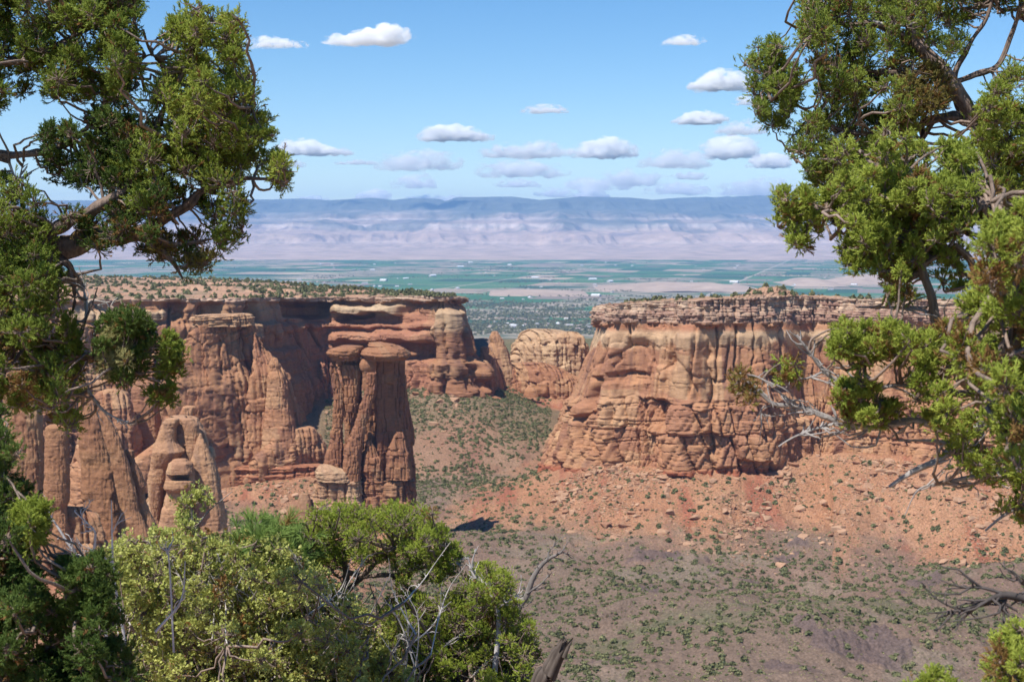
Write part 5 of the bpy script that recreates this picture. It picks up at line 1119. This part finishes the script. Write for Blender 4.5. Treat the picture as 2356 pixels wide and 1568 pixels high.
tree("bush", "wide tangled small-leaved bush with grey twigs in the middle foreground", "bush", gb(550, 8.3), stems, dst,
  [M([(235, 1295), (262, 1250), (300, 1235), (380, 1222), (440, 1238), (560, 1225), (650, 1250), (700, 1300), (780, 1360), (860, 1420), (900, 1490), (960, 1568), (1000, 1660), (250, 1660), (310, 1560), (280, 1460), (225, 1400)], 8.25, .8, d=1.6, r=40, n=62, tw=.7), M([(430, 1400), (600, 1330), (760, 1400), (900, 1520), (960, 1660), (400, 1660)], 8.2, .4, d=.5, r=40, n=56, tw=.8),
   M([(395, 1165), (440, 1122), (490, 1130), (540, 1112), (530, 1140), (480, 1160), (470, 1200), (430, 1235), (400, 1200)], 8.2, .12, d=.55, r=26, n=34, tw=.7)], 13, kind="leaf", L=.034, pal=LG, brown=.05, barkc=(.30, .26, .23), deadc=(.50, .46, .42), mat=LEAF, crown="leaves")
tree("pine_sapling", "small pinyon pine with dark upright needle tufts rising out of the bush", "tree", gb(630, 8.5),
  [[(632, groot(630, 8.5) + 10, 8.5, 12), (640, 1500, 8.5, 10), (640, 1400, 8.5, 8), (655, 1340, 8.5, 6), (640, 1260, 8.5, 4), (600, 1195, 8.5, 2)], [(648, 1370, 8.5, 5), (600, 1320, 8.45, 4), (560, 1240, 8.45, 2)], [(652, 1350, 8.5, 5), (700, 1290, 8.45, 3), (712, 1230, 8.45, 2)]], [],
  [M([(545, 1240), (560, 1205), (585, 1200), (598, 1172), (615, 1205), (640, 1212), (665, 1195), (690, 1225), (715, 1215), (725, 1290), (690, 1350), (640, 1330), (590, 1350), (560, 1310)], 8.35, .3, d=.6, r=26, n=11, tw=.6)], 14, kind="needle", L=.085, pal=((.13, .22, .05), (.27, .38, .09)), brown=.05, mat=NEEDLE)
JG = ((.28, .37, .045), (.48, .54, .09))
tree("juniper_tree", "bushy yellow green juniper right of the pine sapling, its top touching the twin pillar's foot", "tree", gb(800, 8.7),
  [[(770, groot(770, 8.7) + 10, 8.7, 24), (775, 1520, 8.7, 20), (765, 1430, 8.7, 16), (785, 1370, 8.7, 13), (800, 1310, 8.7, 10), (760, 1230, 8.7, 5)], [(785, 1370, 8.7, 9), (850, 1310, 8.65, 7), (920, 1250, 8.6, 4)], [(760, 1460, 8.7, 10), (690, 1450, 8.6, 7), (640, 1430, 8.6, 3)], [(800, 1320, 8.7, 8), (900, 1320, 8.6, 6), (1000, 1300, 8.55, 4), (1045, 1270, 8.5, 2)], [(900, 1320, 8.6, 5), (960, 1370, 8.6, 8), (985, 1460, 8.6, 10), (960, 1600, 8.6, 12)]],
  [[(1000, 1300, 8.5, 4), (1030, 1290, 8.5, 3), (1062, 1300, 8.5, 1.5)]],
  [M([(690, 1205), (735, 1165), (790, 1160), (850, 1180), (905, 1158), (960, 1168), (1010, 1182), (1038, 1230), (1030, 1290), (1000, 1315), (940, 1320), (880, 1300), (800, 1300), (740, 1330), (692, 1290)], 8.6, .45, d=1.15, r=34, n=110), M([(1000, 1290), (1040, 1250), (1065, 1272), (1052, 1320), (1012, 1348), (985, 1322)], 8.5, .12, d=1.0, r=24), M([(900, 1300), (1000, 1310), (985, 1390), (930, 1400)], 8.6, .2, d=.7, r=30)], 15, L=.026, pal=JG, brown=.02)
tree("juniper_tree", "low spreading yellow green juniper at the right end of the bush above the broken stump", "tree", gb(1080, 8.5),
  [[(1060, groot(1060, 8.5) + 10, 8.5, 24), (1060, 1560, 8.5, 18), (1040, 1470, 8.5, 12), (1000, 1400, 8.5, 6)], [(1060, 1540, 8.5, 12), (1130, 1440, 8.45, 8), (1150, 1330, 8.4, 4)], [(1060, 1600, 8.5, 10), (1170, 1540, 8.45, 6), (1230, 1500, 8.4, 3)]],
  [[(1000, 1500, 8.3, 4), (1060, 1460, 8.3, 3), (1100, 1420, 8.3, 1.5)], [(1080, 1560, 8.3, 3), (1120, 1520, 8.3, 2.5), (1170, 1505, 8.3, 1.5)]],
  [M([(860, 1410), (930, 1350), (990, 1385), (1060, 1350), (1090, 1310), (1130, 1290), (1165, 1312), (1195, 1380), (1225, 1440), (1242, 1520), (1228, 1580), (1240, 1660), (900, 1660), (880, 1500)], 8.5, .4, d=1.5, r=34, n=115)], 16, L=.024, pal=JG, brown=.04)
def snag(name, label, base, limbs, seed, dc=(.42, .39, .365)): return tree(name, label, "dead branch", base, [], limbs, [], seed, deadc=dc)
snag("dead_snag", "long bare grey dead branch curving up to the right in front of the canyon floor", gb(1160, 8.8), [[(1150, groot(1150, 8.8) + 10, 8.8, 16), (1165, 1480, 8.8, 12), (1190, 1400, 8.8, 9), (1215, 1365, 8.8, 8), (1235, 1325, 8.8, 7), (1262, 1285, 8.8, 5), (1290, 1268, 8.8, 3), (1306, 1245, 8.8, 1.5)], [(1215, 1365, 8.8, 5), (1240, 1345, 8.8, 3), (1262, 1322, 8.8, 1.5)], [(1262, 1285, 8.8, 4), (1262, 1268, 8.8, 2), (1275, 1255, 8.8, 1.2)], [(1290, 1268, 8.8, 3), (1312, 1275, 8.8, 1.2)]], 17, (.21, .185, .17))
snag("dead_snag", "pale forked dead twigs standing between the two yellow green junipers", gb(1120, 8.3), [[(1115, groot(1115, 8.3) + 10, 8.3, 10), (1150, 1460, 8.3, 8), (1140, 1390, 8.3, 7), (1125, 1350, 8.3, 5), (1090, 1325, 8.3, 4), (1075, 1280, 8.3, 2)], [(1100, 1330, 8.3, 4), (1085, 1300, 8.3, 3), (1095, 1262, 8.3, 1.5)], [(1140, 1390, 8.3, 4), (1085, 1395, 8.3, 3), (1080, 1330, 8.3, 1.5)], [(1125, 1350, 8.3, 3), (1128, 1310, 8.3, 1.5)], [(1140, 1400, 8.3, 3), (1190, 1370, 8.3, 2), (1200, 1335, 8.3, 1.2)]], 18, (.52, .48, .46))
snag("dead_shrub", "leafless grey thorny shrub in front of the pale rock fin at lower left", gb(200, 6.0), [[(260, groot(260, 6) + 10, 6, 6), (235, 1420, 6, 5), (150, 1240, 6, 4), (120, 1190, 6, 2), (108, 1150, 6, 1)], [(290, 1500, 6, 5), (262, 1330, 6, 4), (258, 1240, 6, 3), (256, 1150, 6, 1.2)], [(200, 1330, 6, 4), (220, 1230, 6, 3), (188, 1190, 6, 2), (210, 1150, 6, 1)], [(262, 1300, 6, 2.5), (225, 1270, 6, 1.5), (190, 1265, 6, 1)], [(258, 1225, 6, 2), (280, 1180, 6, 1)], [(400, 1500, 6.3, 4), (390, 1300, 6.3, 3), (380, 1250, 6.3, 1.2)], [(360, 1450, 6.3, 4), (415, 1380, 6.3, 3), (425, 1290, 6.3, 1.2)]], 19, (.50, .48, .47))
# broken stump
so = empty("tree_stump", gb(1250, 5.0)); tag(so, "splintered dark weathered stump leaning right at the bottom centre", "stump")
v, q, P, rr, gr = limb([(1160, groot(1160, 5) + 10, 5, 30), (1238, 1590, 5, 25), (1262, 1540, 5, 22), (1282, 1500, 5, 19), (1291, 1484, 5, 17)], 60, 40, 22, .10); k = (v - np.repeat(P, 40, 0)); th = np.tile(np.arange(40), len(P))
sp = np.repeat(np.linspace(0, 1, len(P)), 40); v = v + k * (.35 * gr)[:, None] + (np.repeat((P[-1] - P[-8])[None], len(v), 0)) * (ss(.86, 1, sp) * (.5 * rnd1(th, 5) + 1.1 * vn(th / 4., 3) + .3)) [:, None]
a = Acc(); a.add(v, q, mix((.022, .016, .013), (.12, .095, .078), ss(-.25, .55, gr * 1.4 + .2))); a.build("trunk", DEAD, so)
a = Acc()
for k in range(9):
    t0 = P[-6] + np.array([r_.normal() * .018, r_.normal() * .018, 0]); t1 = t0 + (P[-1] - P[-10]) * r_.uniform(.8, 1.7); vv, qq = tubes(np.stack([t0, (t0 + t1) / 2 + r_.normal(size=3) * .003, t1])[None], np.array([[.011, .008, .001]]), 5); a.add(vv, qq, (.10, .08, .065))
a.build("splinter", DEAD, so)

# right side
g75 = groot(2440, 7.4)
tree("juniper_tree", "tall dark juniper reaching down from the upper right with forking brown trunk against the sky", "tree", gb(2520, 7.4),
  [[(2530, g75 + 20, 7.4, 60), (2500, 1000, 7.4, 54), (2430, 640, 7.4, 46), (2345, 480, 7.4, 32), (2280, 350, 7.4, 27), (2230, 265, 7.4, 24), (2180, 190, 7.4, 21), (2110, 90, 7.4, 17), (2060, -40, 7.4, 13)],
   [(2235, 270, 7.4, 16), (2150, 280, 7.35, 13), (2050, 310, 7.3, 9), (1950, 300, 7.3, 6), (1860, 260, 7.3, 4), (1770, 200, 7.3, 2)], [(2232, 272, 7.4, 14), (2203, 225, 7.4, 12), (2195, 165, 7.4, 10), (2225, 110, 7.4, 7), (2270, 50, 7.4, 5), (2290, -30, 7.4, 3)], [(2196, 195, 7.4, 10), (2245, 172, 7.4, 9), (2295, 150, 7.4, 8), (2325, 80, 7.4, 6), (2345, 20, 7.4, 4)],
   [(2110, 95, 7.4, 12), (2020, 60, 7.4, 8), (1930, 50, 7.4, 5), (1860, 30, 7.4, 3)], [(2150, 280, 7.35, 8), (2070, 380, 7.3, 6), (1950, 420, 7.3, 3)], [(2160, 160, 7.4, 10), (2060, 170, 7.4, 7), (1960, 160, 7.4, 4)], [(2340, 470, 7.4, 14), (2380, 330, 7.4, 9), (2400, 200, 7.4, 5)]],
  [[(1950, 300, 7.3, 4), (1880, 330, 7.3, 3), (1810, 350, 7.3, 1.5)], [(2000, 50, 7.3, 4), (2060, 60, 7.3, 4), (2110, 50, 7.3, 3)]],
  [M([(1900, -200), (2700, -200), (2720, 480), (2450, 620), (2440, -60), (1850, -60)], 7.7, .5, d=.16),
   M([(1830, -60), (1842, 60), (1835, 120), (1880, 170), (1870, 250), (1805, 330), (1840, 390), (1870, 425), (1930, 440), (2000, 420), (2060, 330), (2140, 290), (2170, 200), (2100, 130), (2160, 110), (2180, 180), (2240, 60), (2300, 40), (2440, 30), (2440, -60)], 7.4, .55, d=.95, pal=((.17, .24, .035), (.38, .44, .08)), brown=.09, r=46),
   M([(1705, 150), (1740, 110), (1775, 90), (1810, 110), (1842, 160), (1838, 240), (1790, 310), (1755, 290), (1730, 230)], 7.3, .25, d=.95, r=34), M([(1840, 390), (1960, 330), (2060, 330), (2120, 400), (2080, 470), (2000, 500), (1900, 470)], 7.3, .35, d=.5, brown=.1),
   M([(2080, 160), (2180, 140), (2180, 260), (2100, 290), (2040, 260)], 7.2, .2, d=.9, pal=OL, brown=.3), M([(2230, 270), (2290, 190), (2340, 140), (2440, 120), (2440, 620), (2350, 520), (2290, 440), (2245, 350)], 7.2, .4, d=1.0, pal=YG)], 21, L=.032)
gk = groot(2450, 4.6)
tree("juniper_tree", "nearer yellow green juniper at right with slender trunk and bare pale branches", "tree", gb(2470, 4.4),
  [[(2600, gk + 20, 4.5, 60), (2560, 1500, 4.45, 50), (2480, 1220, 4.4, 40), (2350, 1020, 4.4, 30), (2220, 850, 4.4, 25), (2165, 755, 4.4, 19), (2150, 690, 4.4, 16), (2128, 630, 4.4, 14), (2115, 560, 4.4, 12), (2105, 470, 4.4, 9), (2085, 370, 4.4, 5)],
   [(2118, 575, 4.4, 7), (2060, 545, 4.4, 6), (1990, 530, 4.4, 5), (1930, 490, 4.4, 4), (1870, 470, 4.4, 2.5)], [(2110, 540, 4.4, 5), (2020, 520, 4.4, 4), (1950, 560, 4.4, 2)], [(2200, 560, 4.4, 8), (2240, 600, 4.4, 9), (2260, 680, 4.4, 10), (2300, 800, 4.4, 16)], [(2125, 610, 4.4, 7), (2180, 570, 4.4, 5), (2230, 500, 4.4, 4), (2290, 460, 4.4, 3)], [(2340, 1010, 4.2, 14), (2355, 850, 3.8, 10), (2375, 680, 3.5, 7), (2385, 520, 3.4, 4)], [(2260, 900, 4.3, 12), (2180, 890, 4.2, 9), (2090, 800, 4.2, 6), (1990, 790, 4.2, 3)], [(2105, 470, 4.4, 5), (2040, 420, 4.4, 4), (1985, 350, 4.4, 2)]],
  [[(2260, 1000, 4.15, 13), (2180, 985, 4.15, 11), (2105, 965, 4.15, 10), (2020, 980, 4.15, 9), (1930, 968, 4.15, 8), (1880, 952, 4.15, 8), (1835, 934, 4.15, 7), (1780, 928, 4.15, 6), (1740, 895, 4.15, 5), (1705, 868, 4.15, 3)], [(2064, 954, 4.15, 8), (2020, 922, 4.15, 7), (1975, 882, 4.15, 6), (1920, 870, 4.15, 6), (1885, 842, 4.15, 5), (1857, 803, 4.15, 4), (1828, 770, 4.15, 2)], [(1945, 902, 4.1, 4), (1997, 895, 4.1, 4), (2070, 884, 4.1, 5), (2118, 898, 4.1, 5), (2160, 920, 4.1, 6)],
   [(2048, 1119, 4.1, 4), (2088, 1093, 4.1, 6), (2114, 1078, 4.1, 8), (2173, 1049, 4.1, 9), (2202, 1012, 4.1, 10), (2235, 983, 4.1, 11), (2290, 940, 4.15, 12)], [(2140, 1117, 4.1, 4), (2180, 1107, 4.1, 6), (2253, 1093, 4.1, 7), (2310, 1082, 4.1, 9), (2370, 1080, 4.1, 11)], [(1790, 1027, 4.15, 2), (1820, 1008, 4.15, 3), (1857, 990, 4.15, 4), (1900, 975, 4.15, 5), (1935, 968, 4.15, 6)],
   [(2063, 1014, 4.1, 3), (2160, 1016, 4.1, 5), (2217, 1034, 4.1, 6), (2283, 1075, 4.1, 7), (2355, 1122, 4.1, 9), (2420, 1180, 4.1, 10)], [(2265, 1221, 4, 3), (2309, 1185, 4, 4), (2355, 1160, 4, 5), (2430, 1120, 4.1, 7)], [(2081, 1185, 4, 1.5), (2114, 1126, 4, 2.5), (2180, 1105, 4, 3)], [(1840, 870, 4.15, 2), (1858, 868, 4.15, 2.5), (1890, 856, 4.15, 3)], [(1760, 930, 4.15, 2), (1748, 945, 4.15, 2), (1762, 962, 4.15, 1.2)], [(1700, 858, 4.15, 1.5), (1745, 868, 4.15, 2), (1790, 900, 4.15, 3), (1840, 935, 4.15, 4)], [(1975, 705, 4.4, 3), (2060, 708, 4.4, 5), (2130, 715, 4.4, 6), (2160, 740, 4.4, 7)], [(2160, 760, 4.4, 6), (2190, 735, 4.35, 7), (2240, 722, 4.3, 4)], [(1990, 830, 4.1, 3), (1975, 850, 4.1, 3.5), (1978, 880, 4.1, 4)]],
  [M([(2440, 460), (2620, 520), (2650, 1120), (2440, 1110)], 4.2, .4, d=.5, pal=YG, r=44),
   M([(1790, 440), (1830, 425), (1870, 440), (1905, 480), (1885, 560), (1840, 585), (1800, 535), (1775, 520)], 4.4, .15, d=.55, r=28, n=60), M([(1930, 320), (1990, 310), (2060, 290), (2130, 340), (2190, 420), (2165, 480), (2060, 500), (1990, 540), (1925, 510), (1930, 420)], 4.4, .25, d=.45, pal=YG, r=34, n=75), M([(1925, 500), (1990, 490), (2060, 540), (2055, 600), (2000, 655), (1965, 640), (1935, 590)], 4.35, .18, d=.8, pal=YG, r=30, n=75), M([(2080, 420), (2180, 420), (2240, 500), (2200, 560), (2110, 540)], 4.4, .2, d=.55, r=32, n=60), M([(2040, 640), (2090, 655), (2110, 690), (2060, 700), (2030, 680)], 4.3, .08, d=.6, r=24, n=50, brown=.2),
   M([(1890, 430), (1990, 400), (2240, 410), (2260, 520), (2150, 560), (1960, 540), (1890, 500)], 4.5, .3, d=.34, pal=YG, r=22, n=60), M([(1960, 560), (2110, 540), (2230, 560), (2220, 700), (2130, 640), (2010, 660)], 4.45, .25, d=.26, pal=YG, r=20, n=60, brown=.12), M([(2150, 330), (2250, 330), (2300, 480), (2220, 500)], 4.6, .25, d=.4, pal=YG, r=24, n=60),
   M([(2240, 560), (2300, 480), (2440, 450), (2440, 1110), (2340, 1080), (2255, 900), (2200, 860), (2190, 760), (2215, 680)], 3.4, .35, d=.72, pal=YG, r=48, n=95, L=.028), M([(1905, 765), (1960, 738), (2010, 760), (2060, 740), (2110, 770), (2190, 740), (2215, 830), (2120, 850), (2040, 830), (1960, 845), (1900, 805)], 4.1, .2, d=.8, pal=YG, r=30, n=75), M([(1915, 880), (1960, 862), (2020, 880), (2075, 950), (2060, 990), (1990, 985), (1930, 960)], 4.1, .15, d=.55, r=28, n=60, brown=.15), M([(2080, 870), (2160, 835), (2260, 880), (2330, 960), (2440, 1000), (2440, 1160), (2300, 1130), (2215, 1080), (2150, 990), (2090, 950)], 4.0, .3, d=.42, r=38, n=75),
   M([(1668, 850), (1700, 838), (1745, 880), (1740, 930), (1700, 945), (1680, 910)], 4.15, .08, d=.28, r=22, n=26, pal=OL, brown=.7), M([(1780, 840), (1800, 808), (1825, 830), (1850, 860), (1830, 890), (1790, 880)], 4.15, .06, d=.35, r=20, n=28, brown=.5), M([(2280, 1180), (2340, 1140), (2420, 1160), (2400, 1210), (2320, 1200)], 4.0, .1, d=.4, r=24, n=40, brown=.2)], 22, L=.026, deadc=(.34, .31, .29), pal=YG, brown=.06, barkc=(.19, .14, .105))
tree("juniper_shrub", "blurred bright green juniper tuft in the bottom right corner", "shrub", gb(2400, 3.2), [[(2420, groot(2420, 3.2) + 20, 3.2, 26), (2400, 1650, 3.2, 20), (2340, 1500, 3.2, 9)], [(2400, 1700, 3.2, 12), (2240, 1640, 3.2, 8), (2140, 1570, 3.2, 3)]], [], [M([(2285, 1475), (2315, 1455), (2440, 1425), (2440, 1700), (2290, 1700), (2275, 1560)], 3.1, .15, d=1.1, pal=YG, r=46, n=80, brown=.02), M([(2085, 1590), (2140, 1545), (2200, 1575), (2230, 1700), (2060, 1700)], 3.2, .1, d=.9, pal=YG, r=34, n=60, brown=.02)], 23, L=.024)
snag("dead_branch", "dark bare forked branch low at the right edge above the bottom right tuft", at(2450, 1420, 3.4), [[(2450, 1425, 3.4, 14), (2380, 1385, 3.4, 12), (2310, 1366, 3.4, 10), (2260, 1385, 3.4, 7), (2210, 1402, 3.4, 5), (2130, 1410, 3.4, 2)], [(2310, 1368, 3.4, 6), (2250, 1350, 3.4, 4), (2180, 1352, 3.4, 1.5)], [(2320, 1366, 3.4, 6), (2312, 1400, 3.4, 5), (2308, 1450, 3.4, 2)], [(2400, 1360, 3.4, 8), (2360, 1345, 3.4, 5), (2325, 1310, 3.4, 1.5)], [(2210, 1402, 3.4, 3), (2160, 1380, 3.4, 2), (2120, 1345, 3.4, 1)]], 24, (.10, .085, .08))
